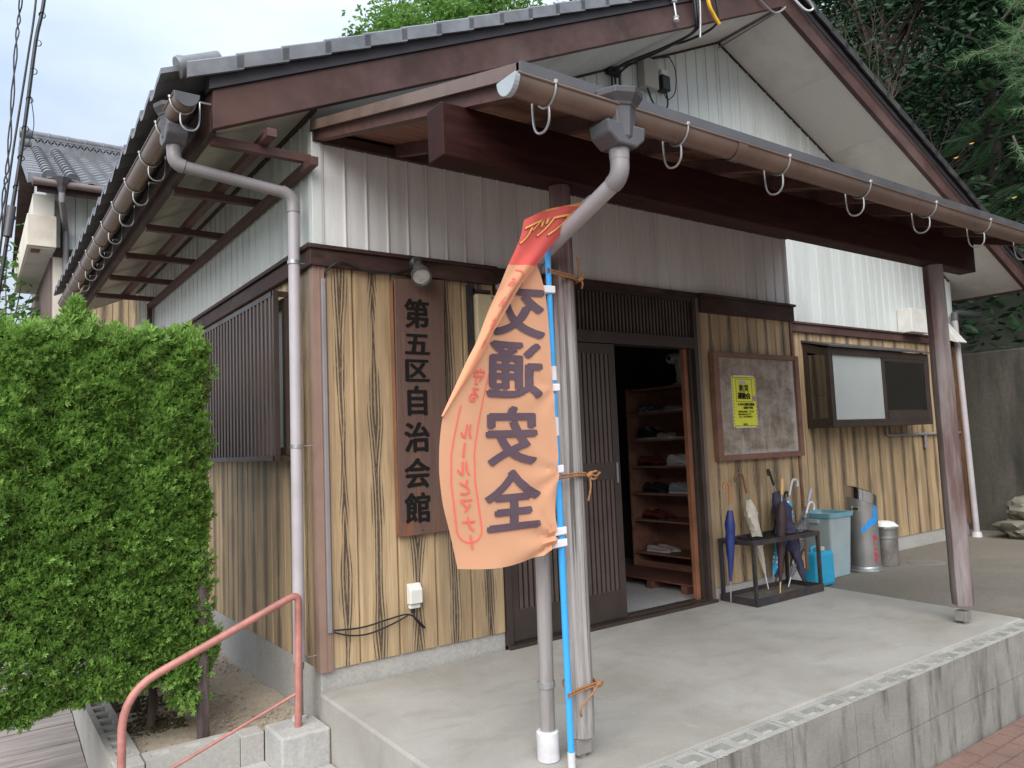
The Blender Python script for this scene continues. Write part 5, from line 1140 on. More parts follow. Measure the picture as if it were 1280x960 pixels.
# blue tape: irregular strip
tpz = [(-.02, .355, .395), (.02, .37, .43), (.05, .40, .465), (.09, .42, .49), (.12, .44, .60), (.16, .46, .615)]
tb = MB()
for (x0, a0, b0), (x1, a1, b1) in zip(tpz[:-1], tpz[1:]): tb.add([on_cyl(x0, G0 + a0 + .03, .002), on_cyl(x1, G0 + a1 + .03, .002), on_cyl(x1, G0 + b1 + .03, .002), on_cyl(x0, G0 + b0 + .03, .002)], [(0, 1, 2, 3)])
tb.build('blue_tape', M['bluetape'], ash)
put_text(text_mb('美しい街を', .052, .0012, pitch=.053), 'lettering', 'redtext', ash, lambda x, y: on_cyl(.105 + x, .235 + y))
MB().add([on_cyl(x, z, .003) for x, z in ((-.095, .49), (-.02, .485), (-.02, .53), (-.095, .535))], [(0, 1, 2, 3)]).build('slot_frame', M['canvas_tan'], ash); MB().add([on_cyl(x, z, .0045) for x, z in ((-.085, .50), (-.03, .497), (-.03, .518), (-.085, .521))], [(0, 1, 2, 3)]).build('slot', M['steel_dark'], ash)
tn = thing('metal_can', (6.05, .18, G0), 'round galvanised metal can topped with crumpled white paper beside the ashtray', 'can')
cc = (6.0, .20, G0); MB().lathe([(.112, 0), (.115, .01), (.115, .27), (.121, .275), (.121, .29), (.115, .295), (.115, .36), (.122, .365), (.122, .385), (.112, .385), (.110, .30), (.0, .30)], cc, 28).build('body', M['tin'], tn, smooth=True)
cr_ = MB().lathe([(.11, 0), (.125, .02), (.10, .05), (.05, .065), (0.001, .07)], (6.0, .20, G0 + .375), 24, ripple=(.12, 5, 40)).build('crumpled_paper', M['paperw'], None, smooth=True)
tag(cr_, 'crumpled white paper or cloth lying on top of the metal can', 'paper')
mh = tag(MB().lathe([(0.001, .006), (.17, .006), (.18, 0)], (6.38, -.0, -.0995), 28).build('drain_cover', M['drainc'], smooth=False), 'round pale drain cover set in the asphalt near the metal can', 'drain cover')

# ---- shoe rack with shoes
rk = thing('shoe_rack', (3.8, .76, .012), 'tall brown wooden shoe rack inside the entrance', 'shoe rack')
RX0, RX1, RY0, RY1 = 3.60, 3.96, .20, 1.34
MB().box(RX0, RX1, RY1 - .02, RY1, .012, 1.745).build('side_panel', M['rack'], rk); MB().box(RX0, RX1, RY0, RY0 + .02, .012, 1.745).build('side_panel', M['rack'], rk)
MB().box(RX1 - .012, RX1 - .002, RY0 + .02, RY1 - .02, .012, 1.745).build('back_panel', M['rack'], rk); MB().box(RX0 + .01, RX0 + .03, RY0 + .02, RY1 - .02, .012, .135).build('plinth', M['rack'], rk)
SHZ = [.215, .515, .76, 1.01, 1.255, 1.50, 1.73]
for z in SHZ: MB().box(RX0 - .004, RX1 - .012, RY0 + .02, RY1 - .02, z - .018, z).build('shelf', M['rack'], rk, bevel=.002)
MB().box(RX0 + .002, RX1, RY0, RY1, 1.745, 1.765).build('shelf', M['rack'], rk) if False else None
pl = thing('duckboard', (3.38, .78, .012), 'dark red slatted wooden duckboard lying in front of the shoe rack', 'duckboard')
for k in range(6): MB().box(3.14 + k * .074, 3.14 + k * .074 + .068, .22, 1.30, .075, .09).build('slat', M['pallet'], pl, bevel=.002)
for y in (.30, .68, 1.06): MB().box(3.125, 3.585, y - .03, y + .03, .0125, .0745).build('bearer', M['pallet'], pl, bevel=.002)
def shoe(x, y, z, rot, m, label, L_=.26, style='sneaker', sole='white_cap', h=1.0, group='shoes on the rack'):
    """a shoe built as a loft from heel to toe, with opening and sole"""
    t = thing('shoe', (x, y, z), label, 'shoe', group)
    secs = [(0, .026, .055), (.06, .036, .075), (.20, .038, .078), (.35, .036, .070), (.50, .040, .062), (.68, .047, .048), (.85, .045, .036), (.96, .030, .024), (1, .012, .012)]
    if style == 'flat': secs = [(u, w_, hh * .62) for u, w_, hh in secs]
    if style == 'boot': secs = [(u, w_, hh * (2.0 if u < .35 else 1.1)) for u, w_, hh in secs]
    n = 12; vs = []; c_, s_ = math.cos(rot), math.sin(rot); lo = .012
    def W_(u, v, q): return (x + (u - L_ / 2) * c_ - v * s_, y + (u - L_ / 2) * s_ + v * c_, z + q)
    for u, w_, hh in secs:
        for k in range(n):
            a = 2 * PI * k / n; v = w_ * math.cos(a) * (1 if math.sin(a) < .2 else .78); q = lo + hh * h * (math.sin(a) * .5 + .5); vs.append(W_(u * L_, v, q))
    m_ = len(secs); fs = [(i * n + k, i * n + (k + 1) % n, (i + 1) * n + (k + 1) % n, (i + 1) * n + k) for i in range(m_ - 1) for k in range(n)] + [tuple(range(n - 1, -1, -1)), tuple((m_ - 1) * n + k for k in range(n))]
    MB().add(vs, fs).build('upper', M[m], t, smooth=True)
    op = [W_(L_ * (.05 + .30 * (.5 + .5 * math.cos(2 * PI * k / 12))), .024 * math.sin(2 * PI * k / 12), lo + secs[2][2] * h * 1.0 + .001) for k in range(12)]
    MB().add(op, [tuple(range(12))]).build('opening', M['black'], t)
    sp_ = [(u * L_ * 1.01, w_ * 1.06) for u, w_, hh in secs]; pts = [W_(u, w_, 0) for u, w_ in sp_] + [W_(u, -w_, 0) for u, w_ in reversed(sp_)]; k_ = len(pts)
    MB().add(pts + [(p[0], p[1], p[2] + .016) for p in pts], [tuple(range(k_)), tuple(range(2 * k_ - 1, k_ - 1, -1))] + [(i, (i + 1) % k_, (i + 1) % k_ + k_, i + k_) for i in range(k_)]).build('sole', M[sole], t)
    if style == 'sneaker':
        for q in range(3): MB().tube([W_(L_ * (.42 + q * .09), -.022, lo + (.070 - q * .012) * h), W_(L_ * (.44 + q * .09), .0, lo + (.078 - q * .012) * h), W_(L_ * (.42 + q * .09), .022, lo + (.070 - q * .012) * h)], .0028, 5).build('lace', M[sole], t)
    return t
def pair(y, sh, m, label, rot=-PI / 2, dx=.10, **k):
    for s_, wd in ((0, 'nearer shoe to the front of'), (1, 'rear shoe of')): shoe(3.70 + s_ * dx, y + s_ * -.03, SHZ[sh] , rot + random.uniform(-.08, .08), m, label[0] + (' , front of the pair ' if s_ == 0 else ' , rear of the pair ').replace(' ,', ',') + label[1], **k)
pair(1.13, 5, 'silver', ('silver slipper', 'on the upper shelf'), style='flat', h=1.3)
pair(.80, 5, 'pale_pink', ('greyish slip-on', 'at the right of the upper shelf'), style='flat')
pair(1.16, 4, 'sh_black', ('black bulky shoe', 'on the shelf below the silver slippers'), h=1.35)
pair(.93, 4, 'pale_pink', ('pale low shoe', 'beside the black bulky shoes'), style='flat', L_=.2)
pair(.70, 4, 'sh_brown', ('tan brown shoe', 'at the right of the fourth shelf'), style='flat', L_=.2)
pair(1.17, 3, 'sh_red', ('burgundy leather shoe', 'on the middle shelf'), sole='black')
pair(.80, 3, 'sh_white', ('white sneaker', 'on the middle shelf'), h=1.15)
pair(1.12, 2, 'sh_black', ('black sneaker', 'left of the grey sneakers'), sole='sh_black')
pair(.78, 2, 'sh_grey', ('grey sneaker with white sole', 'on the third shelf from the floor'), h=1.1)
pair(1.14, 1, 'sh_red', ('low dark red shoe', 'alone on the second shelf from the floor'), sole='black', h=.8)
pair(1.10, 0, 'pale_pink', ('pale beige flat shoe', 'on the lowest shelf'), style='flat')
wm = thing('white_appliance', (3.76, .80, 1.73), 'white plastic appliance with a round head on top of the shoe rack', 'appliance')
MB().lathe([(.085, 0), (.08, .02), (.05, .03), (.045, .10), (.06, .22), (.05, .24)], (3.76, .76, 1.732), 20, ripple=(.06, 9, 0)).build('stand', M['white_in'], wm, smooth=True)
MB().lathe([(.0, -.10), (.035, -.095), (.05, -.05), (.055, .03), (.045, .10), (0, .11)], (3.76, .80, 1.985), 18, (0, 1, .08)).build('head', M['white_in'], wm, smooth=True)
MB().lathe([(.018, 0), (.018, .008)], (3.706, .85, 1.99), 12, (-1, 0, 0)).build('knob', M['black'], wm)

# ---- handrail
hr = thing('handrail', (-.55, -.05, -.3), 'faded red painted steel pipe handrail beside the concrete steps', 'handrail')
hp_ = [(-.150, -.05, -.125)] + elbow((-.150, -.05, .3), (-.135, -.05, .537), (-.30, -.05, .473), .055) + elbow((-.45, -.05, .410), (-.940, -.05, .215), (-.965, -.05, -.1), .15) + [(-.965, -.05, -.95)]
MB().tube(hp_, .0185, 16).build('rail_pipe', M['handrail'], hr, smooth=True)
MB().tube([(-.152, -.05, .040), (-.735, -.055, -.163), (-.962, -.055, -.244)], .0075, 10).build('lower_rod', M['handrail'], hr, smooth=True)
# ---- stake and hedge
tag(MB().lathe([(.030, 0), (.031, .4), (.028, .92), (.02, .925)], (-.535, .265, -.17), 10, ripple=(.06, 3, 0)).build('timber_stake', M['stakem'], smooth=True), 'dark round timber stake standing at the right edge of the hedge', 'stake')
def tufts(P, Nn, size, m, name, parent, blades=7, curl=.5):
    n = len(P); up = np.array([0, 0, 1.0]); Nn = Nn / np.linalg.norm(Nn, axis=1, keepdims=True)
    d0 = Nn * .75 + up * RNG.uniform(.1, .8, (n, 1)) + RNG.normal(0, .35, (n, 3)); d0 /= np.linalg.norm(d0, axis=1, keepdims=True)
    s0 = np.cross(d0, RNG.normal(0, 1, (n, 3))); s0 /= np.linalg.norm(s0, axis=1, keepdims=True)
    t0 = np.cross(d0, s0); V = []; F = []; base = 0
    sz = size * RNG.uniform(.6, 1.3, n)
    for b_ in range(blades):
        a = (b_ - (blades - 1) / 2) / blades * 2.1; dd = d0 * math.cos(a) + s0 * math.sin(a) + t0 * RNG.uniform(-.3, .3, (n, 1)); L_ = sz * (1 - .35 * abs(a)) 
        root = P + d0 * (sz * .25 * (b_ % 2))[:, None]
        wv = np.cross(dd, t0); wv /= np.linalg.norm(wv, axis=1, keepdims=True); w_ = sz * .13
        p0 = root; p1 = root + dd * (L_ * .55)[:, None] + wv * w_[:, None]; p2 = root + dd * L_[:, None]; p3 = root + dd * (L_ * .55)[:, None] - wv * w_[:, None]
        V.append(np.stack([p0, p1, p2, p3], 1).reshape(-1, 3)); F.append(np.arange(4 * n).reshape(n, 4) + base); base += 4 * n
    return npmesh(name, np.concatenate(V), np.concatenate(F), M[m], parent)
hg = thing('hedge', (-1.0, 2, -.17), 'dense clipped bright green conifer hedge standing left of the hall', 'hedge')
HX0, HX1, HY0, HY1, HZ0, HZ1 = -1.52, -.50, .24, 1.45, .13, 1.85
def hull(u, v, face):
    if face == 'front': P = np.stack([HX0 + (HX1 - HX0) * u, np.full_like(u, HY0), HZ0 + (HZ1 - HZ0) * v], 1); Nn = np.tile([0, -1.0, .15], (len(u), 1))
    if face == 'right': P = np.stack([np.full_like(u, HX1), HY0 + (HY1 - HY0) * u, HZ0 + (HZ1 - HZ0) * v], 1); Nn = np.tile([1.0, 0, .15], (len(u), 1))
    if face == 'left': P = np.stack([np.full_like(u, HX0), HY0 + (HY1 - HY0) * u, HZ0 + (HZ1 - HZ0) * v], 1); Nn = np.tile([-1.0, 0, .15], (len(u), 1))
    if face == 'top': P = np.stack([HX0 + (HX1 - HX0) * u, HY0 + (HY1 - HY0) * v, np.full_like(u, HZ1)], 1); Nn = np.tile([0, -.1, 1.0], (len(u), 1))
    if face == 'bottom': P = np.stack([HX0 + (HX1 - HX0) * u, HY0 + (HY1 - HY0) * v * .35, np.full_like(u, HZ0)], 1); Nn = np.tile([0, -.5, -.5], (len(u), 1))
    return P, Nn
HP, HN = [], []
for face, n in (('front', 52000), ('right', 16000), ('left', 7000), ('top', 13000), ('bottom', 4500)):
    P, Nn = hull(RNG.uniform(0, 1, n), RNG.uniform(0, 1, n), face)
    if face == 'right': keep = RNG.uniform(0, 1, n) < np.exp(-(P[:, 1] - HY0) * .5); P, Nn = P[keep], Nn[keep]
    HP.append(P); HN.append(Nn)
P = np.concatenate(HP); Nn = np.concatenate(HN)
def lump(P): return .034 * np.sin(P[:, 0] * 13 + P[:, 2] * 7) * np.sin(P[:, 2] * 11 - P[:, 0] * 4 + P[:, 1] * 9) + .024 * np.sin(P[:, 0] * 31 + 1.7 * np.sin(P[:, 2] * 23)) * np.sin(P[:, 2] * 29 + P[:, 1] * 27)
dpt = -.10 * RNG.uniform(0, 1, len(P)) ** 1.4 + .02 + lump(P)
# round the edges of the box
cx_ = np.clip(np.abs(P[:, 0] - (HX0 + HX1) / 2) / ((HX1 - HX0) / 2), 0, 1); cz_ = np.clip((P[:, 2] - .96) / .9, -1, 1)
P = P + Nn * dpt[:, None]; P[:, 1] += .05 * cx_ ** 6 + .05 * np.abs(cz_) ** 8
P[:, 2] += (.02 * np.sin(P[:, 0] * 8) + .015) * ((P[:, 2] - 1.4) / .4).clip(0, 1)
P[:, 0] += np.where(P[:, 0] > -.6, .012 * np.sin(P[:, 2] * 6.5 + 1), 0)
P[:, 2] -= .14 * (-P[:, 0] - .95).clip(0, .5) * ((.75 - P[:, 2]) / .62).clip(0, 1)
tufts(P, Nn, .026, 'hedge', 'foliage', hg, blades=7)
# upright shoots along the top
n = 1500; cl = RNG.uniform(HX0, HX1, 60); P = np.stack([RNG.choice(cl, n) + RNG.normal(0, .012, n), RNG.uniform(HY0, HY0 + .35, n), HZ1 + RNG.uniform(-.02, .11, n) * RNG.uniform(0, 1, n)], 1)
tufts(P, np.tile([0, 0, 1.0], (n, 1)), .04, 'hedge', 'shoots', hg, 5)
n = 900; t = RNG.uniform(0, 1, n); P = np.stack([-1.10 + RNG.normal(0, .06, n) * (1 - t), .36 + RNG.normal(0, .05, n) * (1 - t), 1.84 + t * .20], 1); tufts(P, np.concatenate([RNG.normal(0, .5, (n, 2)), np.ones((n, 1))], 1), .045, 'hedge', 'leading_shoot', hg, 6)
n = 500; P = np.stack([-.60 + RNG.normal(0, .035, n), .34 + RNG.normal(0, .05, n), RNG.uniform(-.02, .18, n)], 1); tufts(P, np.tile([.3, -.6, -.6], (n, 1)), .04, 'hedge', 'hanging_shoots', hg, 6)
core_ = grid(0, 1, 0, 1, 3, 3, lambda X, Y: X * 0, 'x', M['hedge_in']); bpy.data.objects.remove(core_)
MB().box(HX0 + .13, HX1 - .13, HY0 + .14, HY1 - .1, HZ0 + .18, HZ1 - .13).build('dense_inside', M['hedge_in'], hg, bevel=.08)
for i in range(3): MB().tube(spline([(-.72 - .04 * (i % 2), .62 + i * .35, -.19), (-.70, .64 + i * .35, 0), (-.74, .66 + i * .35, .35)], 4), [.022] * 9, 8).build('trunk', M['bark_lt'], hg, smooth=True)
tw = MB()
for i in range(160):
    p = Vector((random.uniform(HX0, HX1), HY0 + .02, random.uniform(.2, 1.7))); q = p + Vector((random.uniform(-.06, .06), random.uniform(-.04, .02), random.uniform(.03, .12))); tw.tube([p, p.lerp(q, .5) + Vector((.01, 0, 0)), q], .0022, 4)
struct(tw.build('twigs', M['bark_lt'], hg), 'stuff')
# ---- rocks by the retaining wall
def rock(c, r, label, seed):
    rs = np.random.default_rng(seed); bm = bmesh.new(); bmesh.ops.create_icosphere(bm, subdivisions=3, radius=1)
    for v in bm.verts:
        f = 1 + .45 * mnoise.noise(v.co * 1.3 + Vector((seed, 0, 0))) + .22 * mnoise.noise(v.co * 3.1 + Vector((0, seed, 0))) + .08 * mnoise.noise(v.co * 8); v.co = Vector((v.co.x * r[0], v.co.y * r[1], v.co.z * r[2])) * f + Vector(c)
    mb = MB(); bm.verts.index_update(); mb.add([v.co for v in bm.verts], [tuple(v.index for v in f.verts) for f in bm.faces]); bm.free()
    return tag(mb.build('rock', M['rock'], smooth=True), label, 'rock')
rock((8.85, .02, .02), (.36, .27, .13), 'flat rough stone lying below the mossy rock', 3); rock((8.95, -.0, .23), (.28, .24, .16), 'mossy rock resting on the flat stone by the retaining wall', 5)
rock((8.98, -.62, .0), (.3, .25, .2), 'grey stone at the right edge of the yard', 8)

# ================================================================ NEIGHBOUR HOUSE
nb = thing('neighbour_house', (2.5, 11, -.7), 'neighbouring two-storey house with grey tiled roof and white upper wall', 'building')
N_ = lambda mb, name, m, **k: mb.build(name, M[m], nb, **k)
NX = -.47; NY = 10.0
N_(MB().box(NX + .02, 6, NY + .02, 15, -.75, 5.8), 'wall', 'dark_in')
c2 = {}
def nbclad(x0, x1, pitch, z0, z1, m, name):
    me = mesh_of(MB().box(-pitch / 2 + .004, pitch / 2 - .004, -.014, .0, 0, z1 - z0), M[m])
    k = 0
    while x0 + pitch * (k + 1) < x1: piece(name, me, (x0 + pitch * (k + .5), NY + .014, z0), nb); k += 1
nbclad(NX + .14, 2.2, .17, 4.70, 5.78, 'panel_nb', 'wall_panel'); nbclad(NX + .14, 2.2, .24, -.5, 4.55, 'siding', 'siding_board')
N_(MB().box(NX, NX + .13, NY - .006, NY + .015, -.6, 4.6), 'corner_board', 'cream'); N_(MB().box(NX, NX + .10, NY - .008, NY + .02, 4.72, 5.6), 'corner_board', 'panel')
N_(MB().box(NX, 2.2, NY - .04, NY + .015, 4.56, 4.70), 'belt_board', 'trim')
N_(MB().box(NX, NX + .02, NY + .02, 15, -.6, 5.8), 'side_wall', 'lattice')
for k in range(30): N_(MB().box(NX - .02, NX, NY + .25 + k * .16, NY + .33 + k * .16, .2, 4.6), 'lattice_slat', 'lattice')
N_(MB().box(-.845, NX + .02, 9.62, 13.6, 4.62, 5.12), 'bay_box', 'cream', bevel=.01)
N_(MB().box(-.82, NX, 9.66, 13.4, 4.60, 4.618), 'bay_soffit', 'soffit'); N_(MB().box(-.78, -.66, 9.75, 9.95, 4.585, 4.599), 'soffit_vent', 'brownwood')
N_(MB().box(-.76, NX, 9.80, 13, 5.12, 5.50), 'gable_wall', 'soffit')
# roof
ez, rz_, ey, ry = 5.60, 7.22, 9.25, 12.6
sl = (rz_ - ez) / (ry - ey)
N_(MB().hexa([(-.80, ey, ez - .16), (6.4, ey, ez - .16), (6.4, ry, rz_ - .16), (-.80, ry, rz_ - .16), (-.80, ey, ez - .03), (6.4, ey, ez - .03), (6.4, ry, rz_ - .03), (-.80, ry, rz_ - .03)]), 'roof_deck', 'trim')
N_(MB().hexa([(-.80, ry, rz_ - .16), (6.4, ry, rz_ - .16), (6.4, 16, ez - .16), (-.80, 16, ez - .16), (-.80, ry, rz_ - .03), (6.4, ry, rz_ - .03), (6.4, 16, ez - .03), (-.80, 16, ez - .03)]), 'roof_deck', 'trim')
N_(MB().box(-.74, 6.2, ey + .02, ey + .06, ez - .22, ez - .03), 'fascia', 'trim')
# gable triangle
N_(MB().prism([(10.0, 5.5), (15.2, 5.5), (12.6, 7.0)], 'x', -.55, -.45), 'gable_wall', 'panel')
def rowtile():
    n = 8; p = .27; ls = .25; vs = []
    for y, dz_ in ((0, .045), (ls + .03, .012)):
        for i in range(n + 1):
            t = i / n; vs.append((t * p, y, dz_ + .022 * math.sin(t * 2 * PI) + y * sl))
    for i in range(n + 1): t = i / n; vs.append((t * p, 0, .022 * math.sin(t * 2 * PI) - .0))
    fs = [(i, i + 1, n + 2 + i, n + 1 + i) for i in range(n)] + [(2 * n + 2 + i, 2 * n + 3 + i, i + 1, i) for i in range(n)]
    return MB().add(vs, fs)
rt = rowtile(); big = MB()
tm = mesh_of(rt, M['tile'], True)
for r_ in range(13):
    for c_ in range(11): piece('roof_tile', tm, (-.62 + c_ * .27, ey - .02 + r_ * .255, ez - .02 + r_ * .255 * sl), nb)
for r_ in range(13):
    for c_ in range(11, 26): big.add([(v[0] - .62 + c_ * .27, v[1] + ey - .02 + r_ * .255, v[2] + ez - .02 + r_ * .255 * sl) for v in rt.v], rt.f)
o = N_(big, 'roof_tile_field', 'tile'); o['kind'] = 'stuff'
ck = mesh_of(MB().lathe([(.10, 0), (.10, .03), (.085, .035), (.08, .27)], (0, 0, 0), 14, (0, 1, sl), sx=1), M['tile'], True)
for c_ in (-.58, -.27):
    for r_ in range(12): piece('round_tile', ck, (c_, ey - .02 + r_ * .265, ez + .02 + r_ * .265 * sl), nb)
for r_ in range(12): N_(MB().hexa([(-.86, ey + r_ * .265, ez - .12 + r_ * .265 * sl), (-.62, ey + r_ * .265, ez + .0 + r_ * .265 * sl), (-.62, ey + .28 + r_ * .265, ez + .0 + (r_ + 1) * .265 * sl), (-.86, ey + .28 + r_ * .265, ez - .12 + (r_ + 1) * .265 * sl), (-.86, ey + r_ * .265, ez + .05 + r_ * .265 * sl), (-.62, ey + r_ * .265, ez + .06 + r_ * .265 * sl), (-.62, ey + .28 + r_ * .265, ez + .05 + (r_ + 1) * .265 * sl), (-.86, ey + .28 + r_ * .265, ez + .04 + (r_ + 1) * .265 * sl)]), 'verge_tile', 'tile')
N_(MB().box(-.64, 6.4, ry - .10, ry + .10, rz_ - .05, rz_ + .10), 'ridge_course', 'tile'); N_(MB().box(-.62, 6.4, ry - .09, ry + .09, rz_ + .20, rz_ + .24), 'ridge_course', 'tile')
wv_ = MB()
for k in range(40):
    for s_ in (0, 1): wv_.lathe([(.05, 0), (.05, .17)], (-.60 + k * .11 + .055 * s_, ry - .085, rz_ + .13 + .04 * s_), 8, (0, 1, 0))
o = N_(wv_, 'ridge_ornament_tiles', 'tile'); o['kind'] = 'stuff'
for k in range(24): N_(MB().lathe([(.085, 0), (.09, .02), (.078, .03), (.078, .31)], (-.68 + k * .31, ry, rz_ + .28), 12, (1, 0, 0)), 'ridge_cap_tile', 'tile', smooth=True)
for z in (.30, .10): N_(MB().lathe([(0.001, -.04), (.10, -.03), (.115, .0), (.11, .12), (.09, .16)], (-.80, ry, rz_ + z - .02), 18, (1, 0, 0)), 'ridge_end_tile', 'tile', smooth=True)
ng = N_(MB().tube([(-.80, ey - .06, ez - .09), (3.2, ey - .06, ez - .09)], .055, 10), 'gutter', 'gutter_nb', smooth=True)
N_(MB().lathe([(.04, -.22), (.07, -.12), (.10, -.06), (.13, .02), (.11, .02)], (-.42, ey - .06, ez - .02), 8), 'gutter_hopper', 'hopper')
N_(MB().tube([(-.42, ey - .06, ez - .20), (-.42, ey - .06, ez - .34), (-.30, NY - .09, ez - .62), (-.30, NY - .09, -.5)], .045, 12), 'downpipe', 'pipe', smooth=True)

# ================================================================ WIRES
def wire(name, pts, r, m, label, cat='overhead wire', grp=None): return tag(MB().tube(pts, r, 6).build(name, M[m], smooth=True), label, cat, grp)
wire('overhead_wire', spline([(-.25, 3, 14.0), (-.757, 8, 7.737 * 1.0), (-.95, 9.4, 7.06), (-1.25, 11, 6.35), (-1.9, 16, 5.5)], 10), .001, 'black', 'x') and None
bpy.data.objects.remove(bpy.data.objects['overhead_wire'])
def skyline(px_pts, r, label, twist=None, name='overhead_wire'):
    pts = spline(px_pts, 10)
    if twist:
        mb = MB()
        for s_ in (0, 1):
            q = [p + Vector((math.cos(i * .9 + PI * s_), 0, math.sin(i * .9 + PI * s_))) * twist for i, p in enumerate(pts)]; mb.tube(q, r, 5)
        o = mb.build(name, M['black'], smooth=True)
    else: o = MB().tube(pts, r, 8).build(name, M['black'], smooth=True)
    return tag(o, label, 'overhead wire', 'overhead wires at the left')
skyline([(-.98, 7.4, 9.0), (-1.03, 8, 7.649), (-1.077, 8, 6.945), (-1.15, 8, 5.352), (-1.205, 8, 4.66), (-1.35, 8, 2.2)], .010, 'twisted thin service wire, leftmost of the overhead wires', .018)
skyline([(-.80, 8.2, 9.0), (-.843, 8.2, 7.8), (-.94, 8.2, 6.85), (-1.10, 8.2, 5.43), (-1.235, 8.2, 3.98), (-1.4, 8.2, 2.2)], .014, 'plain overhead wire running between the twisted one and the thick cable')
sc_ = skyline([(-.68, 8, 8.9), (-.757, 8, 7.737), (-.847, 8, 7.126), (-.93, 8, 6.25), (-1.015, 8, 5.378), (-1.122, 8, 4.475), (-1.26, 8, 3.3), (-1.4, 8, 2.2)], .024, 'thick spiral-clipped communication cable, right of the two thin overhead wires')
for k in range(9):
    z = 7.5 - k * .42; x = -.79 - (7.5 - z) * .108; MB().lathe([(.045, 0), (.045, .02), (.036, .02), (.036, 0), (.045, 0)], (x + .01, 7.98, z), 10, (0.3, 1, 0.4), cap=False).build('hanger_ring', M['black'], sc_)
MB().tube([(-1.10, 8, 4.72), (-1.145, 8, 4.30)], .055, 10).build('cable_splice', M['hopper'], sc_, smooth=True)
MB().tube(spline([(-.90, 8, 6.3), (-.86, 8, 5.9), (-.93, 8, 5.6), (-1.0, 8, 5.5)], 5), .006, 5).build('loose_tail', M['black'], sc_)
# gable electrics
J = (3.33, .56, 4.62)
eb = thing('meter_boxes', (3.5, .56, 4.36), 'grey cable box and small black connector high on the gable wall', 'cable box')
MB().box(3.22, 3.40, .50, .585, 4.33, 4.60).build('box', M['greybox'], eb, bevel=.008); MB().box(3.46, 3.56, .51, .585, 4.36, 4.50).build('connector', M['black'], eb, bevel=.01); MB().box(3.46, 3.54, .52, .586, 4.505, 4.55).build('cap', M['white_pl'], eb)
def gcab(pts, r, label, m='black'): return tag(MB().tube(spline(pts, 7), r, 6).build('service_cable', M[m], smooth=True), label, 'cable', 'cables on the gable')
gcab([(3.10, -.16, 4.95), (3.12, -.17, 4.60), (3.16, -.10, 4.50), (3.05, .12, 4.44), (2.90, .40, 4.40), (2.88, .54, 4.38)], .012, 'black service cable crossing the soffit to the clamp left of the grey box')
gcab([(3.14, -.16, 4.95), (3.15, -.17, 4.62), (3.20, -.10, 4.53), (3.10, .14, 4.46), (2.95, .42, 4.40), (2.92, .54, 4.34)], .010, 'second black cable sagging beside the first under the soffit')
gcab([(3.36, -.16, 5.05), (3.40, -.17, 4.72), (3.42, -.10, 4.62), (3.36, .15, 4.60), (3.32, .42, 4.66), (3.31, .54, 4.60)], .011, 'black cable dropping onto the top of the grey box')
gcab([(3.48, .50, 4.36), (3.47, .48, 4.20), (3.38, .48, 4.12), (3.30, .50, 4.20), (3.28, .53, 4.33)], .008, 'black cable loop hanging under the grey box')
gcab([(3.62, .56, 4.72), (3.68, .55, 4.60), (3.66, .55, 4.40), (3.56, .55, 4.30), (3.50, .54, 4.34)], .005, 'thin brown wire curving down right of the connector', 'timber_u')
gcab([(3.62, .56, 4.72), (3.2, .57, 4.60), (2.9, .57, 4.47), (2.0, .57, 4.02)], .007, 'dark wire clipped along the foot of the soffit')
for k, (x, lab) in enumerate(((2.86, 'first of the black drops left of the hopper'), (2.90, 'second black drop above the hopper'), (2.95, 'third black drop above the hopper'))):
    gcab([(x, .54, 4.38), (x + .01, .55, 4.20), (x + .005 * k, .56, 3.9), (x + .03, .57, 3.5)], .009, 'black cable drop down the gable wall, ' + lab)
tag(MB().box(2.83, 2.97, .53, .585, 4.36, 4.42).build('cable_clamp', M['black'], bevel=.006), 'black clamp holding the cable drops under the soffit', 'clamp')
hk = thing('insulator_hanger', (2.9, -.16, 4.5), 'metal hook with a small porcelain insulator on the bargeboard', 'insulator')
MB().tube([(2.87, -.135, 4.70), (2.87, -.17, 4.66), (2.89, -.17, 4.52)], .008, 6).build('hook', M['galv'], hk, smooth=True); MB().lathe([(.012, 0), (.025, .01), (.015, .025), (.025, .04), (.012, .05)], (2.89, -.17, 4.47), 12).build('insulator', M['white_cap'], hk, smooth=True); MB().lathe([(.012, 0), (.025, .01), (.015, .025), (.025, .04), (.012, .05)], (2.88, -.17, 4.62), 12).build('insulator', M['white_cap'], hk, smooth=True)
gcab([(3.27, -.17, 5.0), (3.28, -.18, 4.75), (3.34, -.18, 4.66), (3.40, -.18, 4.60)], .016, 'yellow wrapped cable end hanging on the bargeboard', 'orange_wire')
gcab([(3.16, -.17, 5.0), (3.17, -.18, 4.7), (3.16, -.17, 4.42)], .009, 'bare metal strand hanging at the bargeboard', 'galv')
gcab([(3.9, -.15, 5.12), (4.2, -.2, 5.16), (4.42, -.22, 5.30), (4.60, -.22, 5.22), (4.75, -.20, 5.16), (4.62, -.2, 5.1), (4.45, -.17, 5.2)], .010, 'white cable loops at the peak of the gable', 'white_cap')
gcab([(3.95, -.15, 5.05), (4.2, -.16, 4.96), (4.36, -.16, 5.06), (4.37, .2, 5.05), (4.36, .58, 5.03)], .008, 'grey wire following the ridge strip', 'pipe')
gcab([(4.5, -.146, zs(4.5) + .17)] + [(x, -.148, zs(x) + .155 + .012 * math.sin(x * 5)) for x in (5, 5.6, 6.2, 6.8, 7.4, 8, 8.6, 9.1)], .007, 'thin dark wire clipped along the right bargeboard', 'hopper')

